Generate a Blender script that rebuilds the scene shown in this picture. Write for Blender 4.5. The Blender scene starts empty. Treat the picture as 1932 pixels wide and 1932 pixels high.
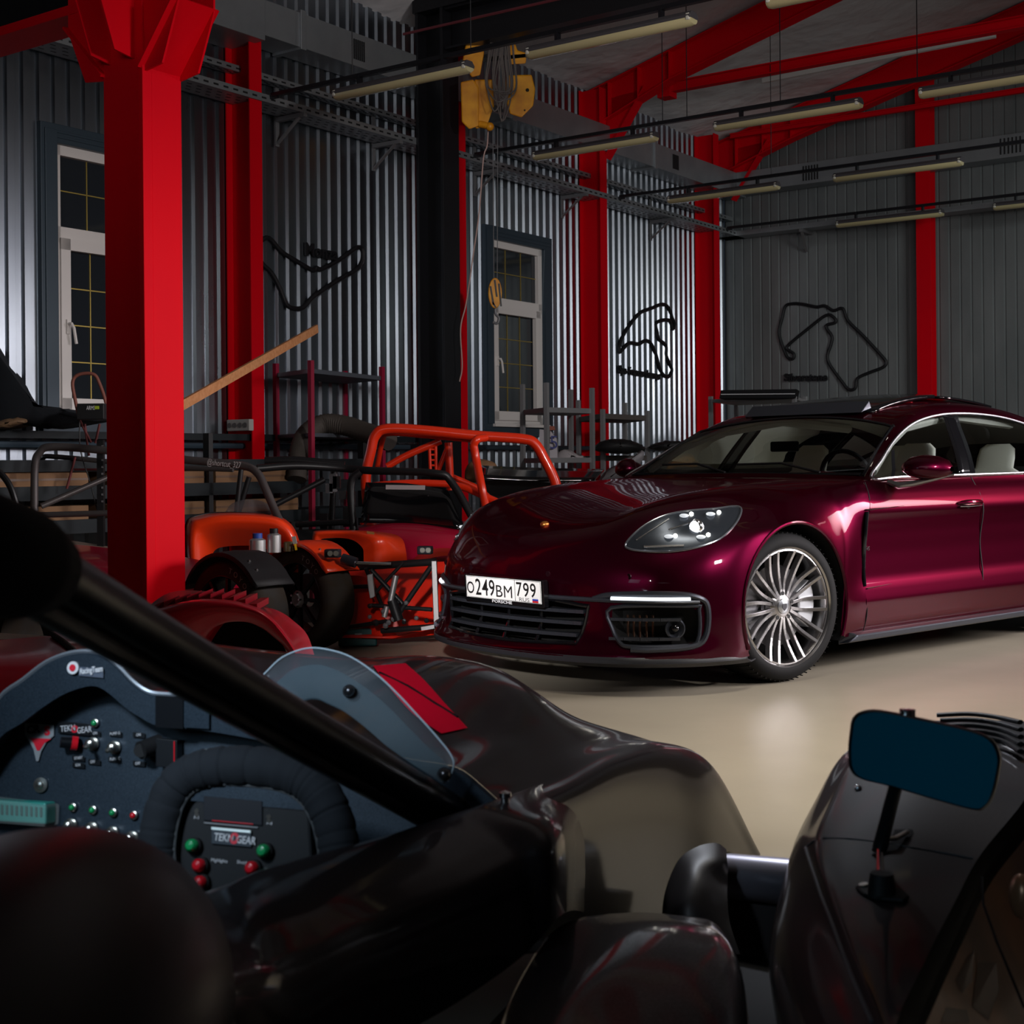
import bpy, bmesh, math, random
from mathutils import Vector, Matrix
from mathutils.bvhtree import BVHTree
random.seed(7)
PI = math.pi
SC = bpy.context.scene
COL = SC.collection

# ---------------------------------------------------------------- camera
F, CH, HZ, ROLL = 2628.0, 1.05, 873.0, 0.0085
cd = bpy.data.cameras.new('camera')
cam = bpy.data.objects.new('camera', cd); COL.objects.link(cam)
cd.sensor_width = 36.0; cd.lens = F / 1932 * 36.0
cd.shift_y = -(966 - HZ) / 1932
cd.clip_start = 0.05; cd.clip_end = 100
cam.matrix_world = Matrix.Translation((0, 0, CH)) @ Matrix.Rotation(PI / 2, 4, 'X') @ Matrix.Rotation(-ROLL, 4, 'Z')
cd.dof.use_dof = True; cd.dof.focus_distance = 6.5; cd.dof.aperture_fstop = 11.0
SC.camera = cam

# ---------------------------------------------------------------- world, exposure
w = bpy.data.worlds.new('night'); SC.world = w; w.use_nodes = True
w.node_tree.nodes['Background'].inputs[0].default_value = (0.006, 0.008, 0.012, 1)
w.node_tree.nodes['Background'].inputs[1].default_value = 1.0
SC.view_settings.view_transform = 'Standard'; SC.view_settings.look = 'None'
SC.view_settings.exposure = 0.0; SC.view_settings.gamma = 1.0

def area(name, loc, target, size, power, col=(1, 1, 1), size_y=None, spread=180):
    d = bpy.data.lights.new(name, 'AREA'); d.energy = power; d.color = col
    d.shape = 'RECTANGLE' if size_y else 'SQUARE'; d.size = size
    if size_y: d.size_y = size_y
    d.spread = math.radians(spread)
    o = bpy.data.objects.new(name, d); COL.objects.link(o)
    o.location = loc
    o.rotation_euler = (Vector(target) - Vector(loc)).to_track_quat('-Z', 'Y').to_euler()
    return o
def B_(t, s, z): return Vector((-2.14 + .58 * t + .8146 * s, 11.17 + .8146 * t - .58 * s, z))
area('light_key', B_(-3.2, 10.6, 3.3), B_(2.2, 0, 1.3), .45, 42, (1, .95, .93), spread=72)
area('wall_fill', (-.7, -2.2, 3.2), (-.6, 12, 3.6), 6.0, 7, (1, .98, .98), size_y=2.4, spread=26)  # unseen panel behind the camera, added to brighten the wall ribs
area('light_column', (2.6, 3.6, 2.6), (-1.8, 6.9, 1.95), .35, 7, (1, .95, .92), spread=42)
area('light_floor', (1.4, 4.8, 4.7), (1.25, 4.5, 0), 1.0, 27, (1, .93, .82), spread=58)
area('light_rim', (.5, 6.2, 3.9), (1.0, 2.8, .3), .4, 5, (.85, .9, 1), spread=22)
area('ceiling_fill', B_(-2.5, 7.5, 2.6), B_(3, 4, 6), 2.5, 22, (1, .98, .98), spread=120)  # unseen upward fill, added to lift the ceiling
area('back_wall_fill', (6.5, 9.5, 3.9), (4.6, 15.5, 1.9), 1.5, 30, (.95, 1, .98), spread=80)  # unseen fill added to brighten the back wall
area('light_cockpit', (-1.0, .55, 1.85), (-.45, 2.15, .68), .25, 1.35, (.72, .86, 1), spread=30)
area('light_fill', (-2.6, -1.5, 2.4), (1.0, 2.0, .5), 1.0, 1.8, (.5, .78, 1), spread=60)  # weak blue fill, added for the mirror glass and pod side
area('plate_fill', (-.6, .3, 2.0), (-.1, 6.6, .5), .2, 3.5, (1, .97, .97), spread=13)  # narrow unseen spot added to brighten the plate and bumper
area('light_door', (7.6, 6.9, 2.5), (2.4, 7.4, .6), 3.6, 62, (1, .93, .95), size_y=2.2, spread=46)


# ---------------------------------------------------------------- helpers
def at(px, py, Y):                      # a point seen at a pixel, at a chosen distance
    u, v = px - 966, HZ - py
    return Vector(((u + ROLL * v) / F * Y, Y, CH + (v - ROLL * u) / F * Y))
TW = (0.58, 0.8146); TU = (0.8146, -0.58)
def B(t, s, z):                         # building coordinates: t along the left wall, s out from it
    return Vector((-2.14 + TW[0] * t + TU[0] * s, 11.17 + TW[1] * t + TU[1] * s, z))

MC = {}
def mat(name, base=(.5, .5, .5), metal=0.0, rough=.5, coat=0.0, coatr=.05, emit=None, estr=0, trans=0, ior=1.45,
        alpha=1, noise=None, bump=None, spec=.5, sheen=0):
    if name in MC: return MC[name]
    m = bpy.data.materials.new(name); m.use_nodes = True; MC[name] = m
    nt = m.node_tree; b = nt.nodes['Principled BSDF']; I = b.inputs
    I['Base Color'].default_value = (*base, 1); I['Metallic'].default_value = metal; I['Roughness'].default_value = rough
    I['Coat Weight'].default_value = coat; I['Coat Roughness'].default_value = coatr
    I['Transmission Weight'].default_value = trans; I['IOR'].default_value = ior; I['Alpha'].default_value = alpha
    I['Specular IOR Level'].default_value = spec
    if sheen: I['Sheen Weight'].default_value = sheen
    if emit: I['Emission Color'].default_value = (*emit, 1); I['Emission Strength'].default_value = estr
    if noise:                            # (scale, colour2, roughness spread, stretch)
        sc, c2, rs, st = noise
        tc = nt.nodes.new('ShaderNodeTexCoord'); mp = nt.nodes.new('ShaderNodeMapping')
        mp.inputs['Scale'].default_value = st
        n = nt.nodes.new('ShaderNodeTexNoise'); n.inputs['Scale'].default_value = sc; n.inputs['Detail'].default_value = 6
        nt.links.new(tc.outputs['Object'], mp.inputs[0]); nt.links.new(mp.outputs[0], n.inputs[0])
        mx = nt.nodes.new('ShaderNodeMix'); mx.data_type = 'RGBA'
        mx.inputs[6].default_value = (*base, 1); mx.inputs[7].default_value = (*c2, 1)
        mr = nt.nodes.new('ShaderNodeMapRange'); mr.inputs[1].default_value = .35; mr.inputs[2].default_value = .65
        nt.links.new(n.outputs[0], mr.inputs[0]); nt.links.new(mr.outputs[0], mx.inputs[0]); nt.links.new(mx.outputs[2], I['Base Color'])
        if rs:
            m2 = nt.nodes.new('ShaderNodeMapRange'); m2.inputs[3].default_value = max(0, rough - rs); m2.inputs[4].default_value = rough + rs
            nt.links.new(n.outputs[0], m2.inputs[0]); nt.links.new(m2.outputs[0], I['Roughness'])
    if bump:                             # (scale, strength, distance)
        tc = nt.nodes.new('ShaderNodeTexCoord'); n = nt.nodes.new('ShaderNodeTexNoise'); n.inputs['Scale'].default_value = bump[0]
        n.inputs['Detail'].default_value = 4
        bp = nt.nodes.new('ShaderNodeBump'); bp.inputs['Strength'].default_value = bump[1]; bp.inputs['Distance'].default_value = bump[2]
        nt.links.new(tc.outputs['Object'], n.inputs[0]); nt.links.new(n.outputs[0], bp.inputs['Height']); nt.links.new(bp.outputs[0], I['Normal'])
    return m

def thin_glass(name, tint, ior=1.5, rough=0.0):
    m = bpy.data.materials.new(name); m.use_nodes = True; MC[name] = m; nt = m.node_tree; nt.nodes.clear()
    o = nt.nodes.new('ShaderNodeOutputMaterial'); mx = nt.nodes.new('ShaderNodeMixShader'); t = nt.nodes.new('ShaderNodeBsdfTransparent')
    g = nt.nodes.new('ShaderNodeBsdfGlossy'); f = nt.nodes.new('ShaderNodeFresnel'); f.inputs['IOR'].default_value = ior
    t.inputs[0].default_value = (*tint, 1); g.inputs['Roughness'].default_value = rough
    nt.links.new(f.outputs[0], mx.inputs[0]); nt.links.new(t.outputs[0], mx.inputs[1]); nt.links.new(g.outputs[0], mx.inputs[2]); nt.links.new(mx.outputs[0], o.inputs[0])
    return m
WM = {}
def wm(o): return WM.get(o.name, Matrix.Identity(4))
def tag(o, label=None, cat=None, group=None, kind=None):
    if label: o['label'] = label
    if cat: o['category'] = cat
    if group: o['group'] = group
    if kind: o['kind'] = kind
    return o
def thing(name, loc, label, cat, group=None, rz=0):
    o = bpy.data.objects.new(name, None); COL.objects.link(o); o.empty_display_size = .1
    o.location = loc; o.rotation_euler = (0, 0, rz)
    WM[o.name] = Matrix.Translation(loc) @ Matrix.Rotation(rz, 4, 'Z')
    return tag(o, label, cat, group)
def dup(o, loc=None, rz=None, label=None, group=None, parent=None):
    c = o.copy(); COL.objects.link(c)
    if parent is not None:
        c.parent = parent
    if loc is not None: c.location = loc
    if rz is not None: c.rotation_euler = (0, 0, rz)
    if label: c['label'] = label
    if group: c['group'] = group
    for ch in list(o.children): dup(ch, parent=c)
    return c

def frame(d, up=Vector((0, 0, 1))):
    d = d.normalized()
    if abs(d.dot(up)) > .98: up = Vector((0, 1, 0)) if abs(d.y) < .9 else Vector((1, 0, 0))
    x = d.cross(up).normalized(); y = x.cross(d).normalized()
    return x, y, d
def cr(P, n=8, closed=False):            # Catmull-Rom through the points
    P = [Vector(p) for p in P]; out = []; N = len(P)
    rng = range(N if closed else N - 1)
    for i in rng:
        if closed: a, b, c, d = P[i - 1], P[i], P[(i + 1) % N], P[(i + 2) % N]
        else:
            b, c = P[i], P[i + 1]; a = P[i - 1] if i else b * 2 - c; d = P[i + 2] if i + 2 < N else c * 2 - b
        for k in range(n):
            t = k / n
            out.append(.5 * ((2 * b) + (c - a) * t + (2 * a - 5 * b + 4 * c - d) * t * t + (3 * b - a - 3 * c + d) * t ** 3))
    if not closed: out.append(P[-1].copy())
    return out

class MB:
    def __init__(s): s.v = []; s.f = []; s.m = []; s.mi = 0
    def add(s, vs, fs):
        o = len(s.v); s.v += [Vector(v) for v in vs]
        for f in fs: s.f.append([i + o for i in f]); s.m.append(s.mi)
        return s
    def frustum(s, c, X, Y, Z, top=1):   # box from centre and three half-axis vectors
        c, X, Y, Z = map(Vector, (c, X, Y, Z))
        vs = [c + X * a * (1 if k < 0 else top) + Y * b * (1 if k < 0 else top) + Z * k for k in (-1, 1) for a, b in ((-1, -1), (1, -1), (1, 1), (-1, 1))]
        return s.add(vs, [(3, 2, 1, 0), (4, 5, 6, 7), (0, 1, 5, 4), (1, 2, 6, 5), (2, 3, 7, 6), (3, 0, 4, 7)])
    def box(s, c, sx, sy, sz, rz=0):
        a, b = math.cos(rz), math.sin(rz)
        return s.frustum(c, (a * sx / 2, b * sx / 2, 0), (-b * sy / 2, a * sy / 2, 0), (0, 0, sz / 2))
    def bbox(s, t0, t1, s0, s1, z0, z1):  # box in building coordinates
        c = B((t0 + t1) / 2, (s0 + s1) / 2, (z0 + z1) / 2)
        return s.frustum(c, (TW[0] * (t1 - t0) / 2, TW[1] * (t1 - t0) / 2, 0), (-TU[0] * (s0 - s1) / 2, -TU[1] * (s0 - s1) / 2, 0), (0, 0, (z1 - z0) / 2))
    def bar(s, p, q, wx, wy, up=Vector((0, 0, 1))):
        p, q = Vector(p), Vector(q); x, y, d = frame(q - p, Vector(up))
        return s.frustum((p + q) / 2, x * wx / 2, y * wy / 2, (q - p) / 2)
    def ibeam(s, p, q, wdt, h, tf=.012, tw=.01, up=Vector((0, 0, 1))):
        p, q = Vector(p), Vector(q); x, y, d = frame(q - p, Vector(up))
        s.frustum((p + q) / 2, x * tw / 2, y * (h / 2 - tf), (q - p) / 2)
        for k in (-1, 1): s.frustum((p + q) / 2 + y * k * (h / 2 - tf / 2), x * wdt / 2, y * tf / 2, (q - p) / 2)
        return s
    def tube(s, pts, r, seg=10, closed=False, caps=True, flat=1.0):
        pts = [Vector(p) for p in pts]; n = len(pts); rs = r if isinstance(r, (list, tuple)) else [r] * n
        vs = []; nx = None
        for i, p in enumerate(pts):
            if closed: d = pts[(i + 1) % n] - pts[i - 1]
            else: d = pts[min(i + 1, n - 1)] - pts[max(i - 1, 0)]
            if d.length < 1e-9: d = Vector((0, 0, 1))
            d.normalize()
            if nx is None: nx = frame(d)[0]; ny = d.cross(nx)
            else:
                nx = nx - d * nx.dot(d)
                nx = nx.normalized() if nx.length > 1e-6 else frame(d)[0]
                ny = d.cross(nx)
            for k in range(seg):
                a = 2 * PI * k / seg; vs.append(p + nx * math.cos(a) * rs[i] + ny * math.sin(a) * rs[i] * flat)
        fs = []
        for i in range(n if closed else n - 1):
            j = (i + 1) % n
            for k in range(seg): fs.append((i * seg + k, i * seg + (k + 1) % seg, j * seg + (k + 1) % seg, j * seg + k))
        if not closed and caps: fs.append(tuple(range(seg - 1, -1, -1))); fs.append(tuple((n - 1) * seg + k for k in range(seg)))
        return s.add(vs, fs)
    def cyl(s, p, q, r, seg=16, r2=None): return s.tube([p, q], [r, r if r2 is None else r2], seg)
    def lathe(s, c, ax, prof, seg=32, closed=False):   # prof: (distance along axis, radius)
        x, y, d = frame(Vector(ax)); c = Vector(c); n = len(prof)
        vs = [c + d * a + (x * math.cos(2 * PI * k / seg) + y * math.sin(2 * PI * k / seg)) * r for a, r in prof for k in range(seg)]
        fs = [(i * seg + k, i * seg + (k + 1) % seg, ((i + 1) % n) * seg + (k + 1) % seg, ((i + 1) % n) * seg + k) for i in range(n if closed else n - 1) for k in range(seg)]
        if not closed:
            if prof[0][1] > 1e-6: fs.append(tuple(range(seg - 1, -1, -1)))
            if prof[-1][1] > 1e-6: fs.append(tuple((n - 1) * seg + k for k in range(seg)))
        return s.add(vs, fs)
    def sphere(s, c, r, seg=12, sc=(1, 1, 1)):
        c = Vector(c); n = seg // 2; vs = []; fs = []
        for i in range(n + 1):
            a = PI * i / n
            for k in range(seg):
                b = 2 * PI * k / seg
                vs.append(c + Vector((math.sin(a) * math.cos(b) * r * sc[0], math.sin(a) * math.sin(b) * r * sc[1], math.cos(a) * r * sc[2])))
        for i in range(n):
            for k in range(seg): fs.append((i * seg + k, (i + 1) * seg + k, (i + 1) * seg + (k + 1) % seg, i * seg + (k + 1) % seg))
        return s.add(vs, fs)
    def grid(s, G, closed=False):
        n, m = len(G), len(G[0]); vs = [p for r in G for p in r]
        return s.add(vs, [(i * m + j, i * m + (j + 1) % m, (i + 1) * m + (j + 1) % m, (i + 1) * m + j) for i in range(n - 1) for j in range(m if closed else m - 1)])
    def prism(s, poly, off):             # polygon extruded by a vector
        n = len(poly); off = Vector(off); vs = [Vector(p) for p in poly] + [Vector(p) + off for p in poly]
        return s.add(vs, [tuple(range(n - 1, -1, -1)), tuple(range(n, 2 * n))] + [(i, (i + 1) % n, n + (i + 1) % n, n + i) for i in range(n)])
    def build(s, name, m, parent=None, smooth=False, local=False, bevel=0, solid=0, recenter=True, angle=35, normals=True):
        me = bpy.data.meshes.new(name)
        M = Matrix.Identity(4)
        vs = s.v
        if parent is not None:
            M = wm(parent)
            if not local: Mi = M.inverted(); vs = [Mi @ v for v in vs]
        loc = Vector()
        if parent is None and recenter:
            xs = [v.x for v in vs]; ys = [v.y for v in vs]; zs = [v.z for v in vs]
            loc = Vector(((min(xs) + max(xs)) / 2, (min(ys) + max(ys)) / 2, min(zs))); vs = [v - loc for v in vs]
        me.from_pydata([tuple(v) for v in vs], [], s.f)
        ms = m if isinstance(m, (list, tuple)) else [m]
        for x in ms: me.materials.append(x)
        me.polygons.foreach_set('material_index', s.m)
        if normals:
            bm = bmesh.new(); bm.from_mesh(me); bmesh.ops.remove_doubles(bm, verts=bm.verts, dist=1e-5)
            bmesh.ops.recalc_face_normals(bm, faces=bm.faces); bm.to_mesh(me); bm.free()
        if smooth:
            me.polygons.foreach_set('use_smooth', [True] * len(me.polygons))
            if smooth is not True or angle < 180: me.set_sharp_from_angle(angle=math.radians(angle))
        o = bpy.data.objects.new(name, me); COL.objects.link(o)
        if parent is not None: o.parent = parent
        else: o.location = loc
        WM[o.name] = M if parent is not None else Matrix.Translation(loc)
        if solid:
            q = o.modifiers.new('s', 'SOLIDIFY'); q.thickness = solid; q.offset = -1
        if bevel:
            q = o.modifiers.new('b', 'BEVEL'); q.width = bevel; q.segments = 2; q.limit_method = 'ANGLE'
        me.update(); return o

def text_mb(body, size, M, depth=.001, align='LEFT', bold=0):   # lettering as mesh, M places it (x right, y up, z out)
    cu = bpy.data.curves.new('t', 'FONT'); cu.body = body; cu.size = size; cu.extrude = depth / 2; cu.align_x = align; cu.align_y = 'CENTER'
    cu.offset = bold; cu.resolution_u = 3
    o = bpy.data.objects.new('t', cu); COL.objects.link(o)
    dg = bpy.context.evaluated_depsgraph_get(); me = bpy.data.meshes.new_from_object(o.evaluated_get(dg))
    b = MB(); b.add([M @ v.co for v in me.vertices], [tuple(p.vertices) for p in me.polygons])
    bpy.data.objects.remove(o); bpy.data.curves.remove(cu); bpy.data.meshes.remove(me)
    return b
def plane_M(o, x, n):                    # frame from origin, reading direction and outward normal
    x = Vector(x).normalized(); n = Vector(n).normalized(); y = n.cross(x).normalized(); x = y.cross(n)
    return Matrix(((x.x, y.x, n.x, o[0]), (x.y, y.y, n.y, o[1]), (x.z, y.z, n.z, o[2]), (0, 0, 0, 1)))
def inpoly(x, y, P):
    c = False; j = len(P) - 1
    for i in range(len(P)):
        if (P[i][1] > y) != (P[j][1] > y) and x < (P[j][0] - P[i][0]) * (y - P[i][1]) / (P[j][1] - P[i][1]) + P[i][0]: c = not c
        j = i
    return c
# ---------------------------------------------------------------- building materials
M_RED = mat('red_steel', (.64, .0004, .007), 0, .5, spec=.06, noise=(1.2, (.58, .001, .009), .05, (1, 1, 1)))
M_BLACK = mat('black_steel', (.006, .006, .008), 0, .4)
M_GALV = mat('galvanised_sheet', (.34, .38, .42), 1.0, .30, noise=(2.0, (.27, .30, .345), .07, (1, 1, .35)))
M_GALV2 = mat('galvanised_duct', (.36, .38, .40), .75, .45, noise=(3.0, (.30, .32, .34), .06, (1, 1, 1)))
M_CEIL = mat('ceiling_membrane', (.62, .60, .61), 0, .6, bump=(1.2, .8, .15))
M_FLOOR = mat('poured_floor', (.40, .355, .275), 0, .48, spec=.4, coat=.10, coatr=.25, noise=(1.1, (.34, .30, .235), .08, (1, 1, 1)))
M_WHITE = mat('white_plastic', (.72, .68, .66), 0, .35)
M_SLATE = mat('slate_sheet', (.035, .055, .075), .2, .45)
M_GLASSN = mat('night_glass', (.02, .024, .03), 0, .05, spec=.6)
M_GOLD = mat('gold_bar', (.45, .33, .08), .6, .4)
M_DARK = mat('dark_rubber', (.008, .008, .009), 0, .6)
M_GREY = mat('grey_steel', (.20, .20, .21), .5, .5)
M_LAMPC = mat('lamp_cover', (.46, .40, .22), 0, .22, coat=.5)
M_LAMPB = mat('lamp_body', (.05, .045, .05), 0, .5)
M_ORANGE = mat('orange_paint', (.85, .045, .005), 0, .35, coat=.6, coatr=.08)
M_YEL = mat('hoist_yellow', (.75, .33, .01), 0, .42, noise=(7, (.55, .2, .005), .1, (1, 1, 1)))
M_CHROME = mat('bright_metal', (.75, .76, .78), 1, .18)

def wallpt(px, py, s=.03):               # where the sight line through a pixel meets the left wall
    r = at(px, py, 1) - Vector((0, 0, CH)); n = Vector((TU[0], TU[1], 0)); o = Vector((0, 0, CH))
    return o + r * ((B(0, s, 0) - o).dot(n) / r.dot(n))
TB = 8.5
def backpt(px, py, dt=.03):
    r = at(px, py, 1) - Vector((0, 0, CH)); n = Vector((TW[0], TW[1], 0)); o = Vector((0, 0, CH))
    return o + r * ((B(TB - dt, 0, 0) - o).dot(n) / r.dot(n))

S_R, T_F = 13.0, -11.5                   # right wall and front wall of the hall
b = MB(); b.bbox(T_F - .3, TB + .3, -.3, S_R + .3, -.2, 0); tag(b.build('floor', M_FLOOR), kind='structure')

def eave(s): return 5.12 + .27 * min(s, S_R - s)
def corrugated(name, kind, L0, L1, top, openings=(), wide=False):
    b = MB(); P = .127; D = .022
    n = int((L1 - L0) / P)
    for i in range(n):
        a = L0 + i * P
        prof = [(a, 0), (a + .040, 0), (a + .056, D), (a + .111, D), (a + P, 0)]
        if wide: prof = [(a, 0), (a + .014, 0), (a + .022, D), (a + .119, D), (a + P, 0)]
        zt = top(a + P / 2); seg = [(0, zt)]
        for (o0, o1, z0, z1) in openings:
            if o0 < a + P / 2 < o1: seg = [(0, z0), (z1, zt)]
        for z0, z1 in seg:
            vs = []
            for z in (z0, z1):
                for (l, d) in prof: vs.append(kind(l, d, z))
            b.add(vs, [(k, k + 1, k + 6, k + 5) for k in range(4)])
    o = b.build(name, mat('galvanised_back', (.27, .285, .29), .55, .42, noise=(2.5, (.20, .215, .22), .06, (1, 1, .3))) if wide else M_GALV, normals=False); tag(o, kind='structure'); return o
W1 = (-1.80, -.92, 1.40, 3.30); W2 = (3.32, 4.25, 1.44, 3.28)
corrugated('wall_left', lambda l, d, z: B(l, d, z), T_F, TB, lambda a: 5.14, [W1, W2])
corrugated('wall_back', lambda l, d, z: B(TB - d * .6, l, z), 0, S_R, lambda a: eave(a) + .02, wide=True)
b = MB(); b.bbox(T_F, TB, S_R, S_R + .15, 0, 5.2); tag(b.build('wall_right', M_GALV2), kind='structure')
b = MB(); b.bbox(T_F - .15, T_F, 0, S_R, 0, 7.0); tag(b.build('wall_front', M_GALV2), kind='structure')
b = MB(); b.bbox(T_F, TB, -.25, -.12, 0, 5.2); tag(b.build('night_backing_1', M_DARK), kind='structure')   # dark sheet added behind the openings for the night outside
# ceiling: two slopes with sagging membrane
b = MB(); nt, ns = 60, 24; rnd = random.Random(3)
for (s0, s1) in ((-.1, S_R / 2), (S_R + .1, S_R / 2)):
    G = []
    for i in range(nt + 1):
        t = T_F - .1 + (TB - T_F + .2) * i / nt; row = []
        for j in range(ns + 1):
            s = s0 + (s1 - s0) * j / ns
            sag = .05 * math.sin(t * 2.4) ** 2 + .03 * math.sin(s * 3.1 + t)
            row.append(B(t, s, eave(s) + .02 - sag * .8 * (0 if i in (0, nt) else 1)))
        G.append(row)
    b.grid(G)
tag(b.build('ceiling', M_CEIL, smooth=True, angle=80), kind='structure')

# ---------------------------------------------------------------- windows in the left wall
def window(idx, W, right_open):
    t0, t1, z0, z1 = W
    b = MB()
    for q in ((t0 - .13, t0, z0 - .12, z1 + .13), (t1, t1 + .13, z0 - .12, z1 + .13), (t0, t1, z1, z1 + .13), (t0, t1, z0 - .12, z0)):
        b.bbox(q[0], q[1], -.06, .05, q[2], q[3])
    b.bbox(t0 - .10, t0 + .0, .05, .06, z0, z1 + .09)
    for k in (.035, .07): b.bbox(t0 - .1, t1 + .1, .05, .056, z1 + k, z1 + k + .018)
    root = tag(b.build('window_%d' % idx, M_SLATE, bevel=.004), kind='structure')
    WM[root.name] = Matrix.Translation(root.location)
    fr = MB(); zm = z1 - .62
    for q in ((t0, t0 + .06, z0, z1), (t1 - .06, t1, z0, z1), (t0, t1, z1 - .07, z1), (t0, t1, z0, z0 + .08), (t0, t1, zm - .06, zm + .05)):
        fr.bbox(q[0], q[1], -.05, .005, q[2], q[3])
    for q in ((t0 + .05, t0 + .13, z0 + .04, zm - .03), (t1 - .13, t1 - .05, z0 + .04, zm - .03), (t0 + .05, t1 - .05, zm - .11, zm - .03), (t0 + .05, t1 - .05, z0 + .04, z0 + .13)):
        fr.bbox(q[0], q[1], -.03, .022, q[2], q[3])
    fr.build('window_frame', M_WHITE, root, bevel=.004)
    g = MB(); g.bbox(t0 + .02, t1 - .02, -.045, -.04, z0 + .02, z1 - .02); g.build('window_glass', M_GLASSN, root)
    m = MB()
    for k in (1, 2): tt = t0 + .13 + (t1 - t0 - .26) * k / 3; m.bbox(tt - .004, tt + .004, -.038, -.033, z0 + .12, zm - .1)
    for k in (1, 2): tt = t0 + .06 + (t1 - t0 - .12) * k / 3; m.bbox(tt - .004, tt + .004, -.038, -.033, zm + .05, z1 - .07)
    for k in (1, 2, 3): zz = z0 + .13 + (zm - .11 - z0 - .13) * k / 4; m.bbox(t0 + .13, t1 - .13, -.038, -.033, zz - .004, zz + .004)
    zz = (zm + z1) / 2; m.bbox(t0 + .06, t1 - .06, -.038, -.033, zz - .004, zz + .004)
    m.build('glazing_bar', M_GOLD, root)
    h = MB(); zc = z0 + .62; h.bbox(t0 + .085, t0 + .115, .02, .035, zc - .04, zc + .06)
    h.tube([B(t0 + .10, .035, zc + .03), B(t0 + .10, .065, zc + .03), B(t0 + .115, .07, zc), B(t0 + .135, .07, zc - .11)], .011, 8)
    h.build('window_handle', M_WHITE, root)
    s = MB(); s.bbox(t0 - .02, t1 + .02, -.03, .09, z0 - .03, z0); s.build('window_sill', M_WHITE, root, bevel=.004)
window(1, W1, 0); window(2, W2, 0)
# the dark window at the right edge of the back wall
sx = 4.27
b = MB(); c0, c1 = 4.13, 5.1
for q in ((c0 - .12, c0, 1.3, 3.5), (c1, c1 + .12, 1.3, 3.5), (c0, c1, 3.38, 3.5), (c0, c1, 1.3, 1.42)): b.bbox(TB - .06, TB + .0, q[0], q[1], q[2], q[3])
r3 = tag(b.build('window_3', M_SLATE), kind='structure')
g = MB(); g.bbox(TB - .03, TB - .024, c0, c1, 1.42, 3.38); g.build('window_glass', M_GLASSN, r3)

# ---------------------------------------------------------------- red steel frame
def haunch_mb(b, t, s0, s1, z0, z1):
    b.prism([B(t - .006, s0, z0), B(t - .006, s1, z1), B(t - .006, s0, z1)], (TW[0] * .012, TW[1] * .012, 0))
def red_column(t, label, top=5.1):
    b = MB()
    b.bbox(t - .006, t + .006, .03, .30, 0, top); b.bbox(t - .065, t + .065, .29, .304, 0, top); b.bbox(t - .065, t + .065, .03, .044, 0, top)
    o = b.build('steel_column', M_RED, bevel=.002)
    tag(o, label, 'column', 'red steel columns along the window wall')
    return o
TC = [-.145, 2.49, 5.02, 7.68]
red_column(TC[0], 'red steel column on the wall with a grey socket strip, left of the boomerang-shaped track')
red_column(TC[1], 'red steel column partly hidden behind the tall black column')
red_column(TC[2], 'red steel column to the right of the narrow window, below the long rafter')
red_column(TC[3], 'red steel column in the far corner of the hall')
for k, s in enumerate((2.68, 5.3)):
    b = MB(); b.bbox(TB - .20, TB - .186, s - .085, s + .085, 0, eave(s) - .2); b.bbox(TB - .19, TB - .03, s - .006, s + .006, 0, eave(s) - .2)
    b.bbox(TB - .044, TB - .03, s - .09, s + .09, 0, eave(s) - .2)
    if k == 0: tag(b.build('steel_column', M_RED), 'red steel column in the middle of the back wall, right of the rightmost track sign', 'column')
def rafter(t, label, d0, d1, s1=S_R / 2):
    b = MB()
    for (sa, sb, da, db) in ((.05, 1.1, d0, d1), (1.1, s1, d1, d1)):
        za, zb = eave(sa) - .04, eave(sb) - .04
        P = lambda s, z, dt: B(t + dt, s, z)
        b.prism([P(sa, za - da, -.006), P(sb, zb - db, -.006), P(sb, zb, -.006), P(sa, za, -.006)], (TW[0] * .012, TW[1] * .012, 0))
        for (ya, yb) in ((za, zb), (za - da, zb - db)):
            b.prism([P(sa, ya - .014, -.08), P(sb, yb - .014, -.08), P(sb, yb, -.08), P(sa, ya, -.08)], (TW[0] * .16, TW[1] * .16, 0))
    for s in (.35, .72, 1.1): z = eave(s) - .04; b.bbox(t - .075, t + .075, s - .005, s + .005, z - (d0 + (d1 - d0) * (s - .05) / 1.05), z)
    b.prism([B(t - .006, .29, 4.35), B(t - .006, .80, eave(.8) - .3), B(t - .006, .29, 5.0)], (TW[0] * .012, TW[1] * .012, 0))
    b.bar(B(t, .29, 4.35), B(t, .80, eave(.8) - .28), .14, .012)
    return tag(b.build('roof_rafter', M_RED), label, 'rafter', None)
rafter(TC[2] + .1, 'red roof rafter rising from the column right of the narrow window', .42, .30)
rafter(TC[3] + .5, 'red roof rafter along the gable of the back wall', .42, .36)
b = MB(); b.ibeam(B(TC[2] + .3, .9, 5.06), B(TC[2] + .3, 6.4, 5.06), .10, .11); b.bbox(TC[2] + .22, TC[2] + .38, .85, 1.0, 4.95, 5.2)
tag(b.build('tie_beam', M_RED), 'horizontal red tie beam under the long roof rafter', 'beam')
b = MB(); b.ibeam(B(TC[3] + .3, .35, 5.12), B(TC[3] + .3, 6.4, 5.12), .05, .06)
tag(b.build('tie_beam', M_RED), 'thin red beam low in front of the back wall gable', 'beam')
# white purlin strip
b = MB(); b.bar(B(6.7, 1.4, 5.36), B(6.7, 4.0, 5.40), .05, .05); tag(b.build('ceiling_batten', M_WHITE), 'thin white batten under the ceiling between the red beams', 'batten')

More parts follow.
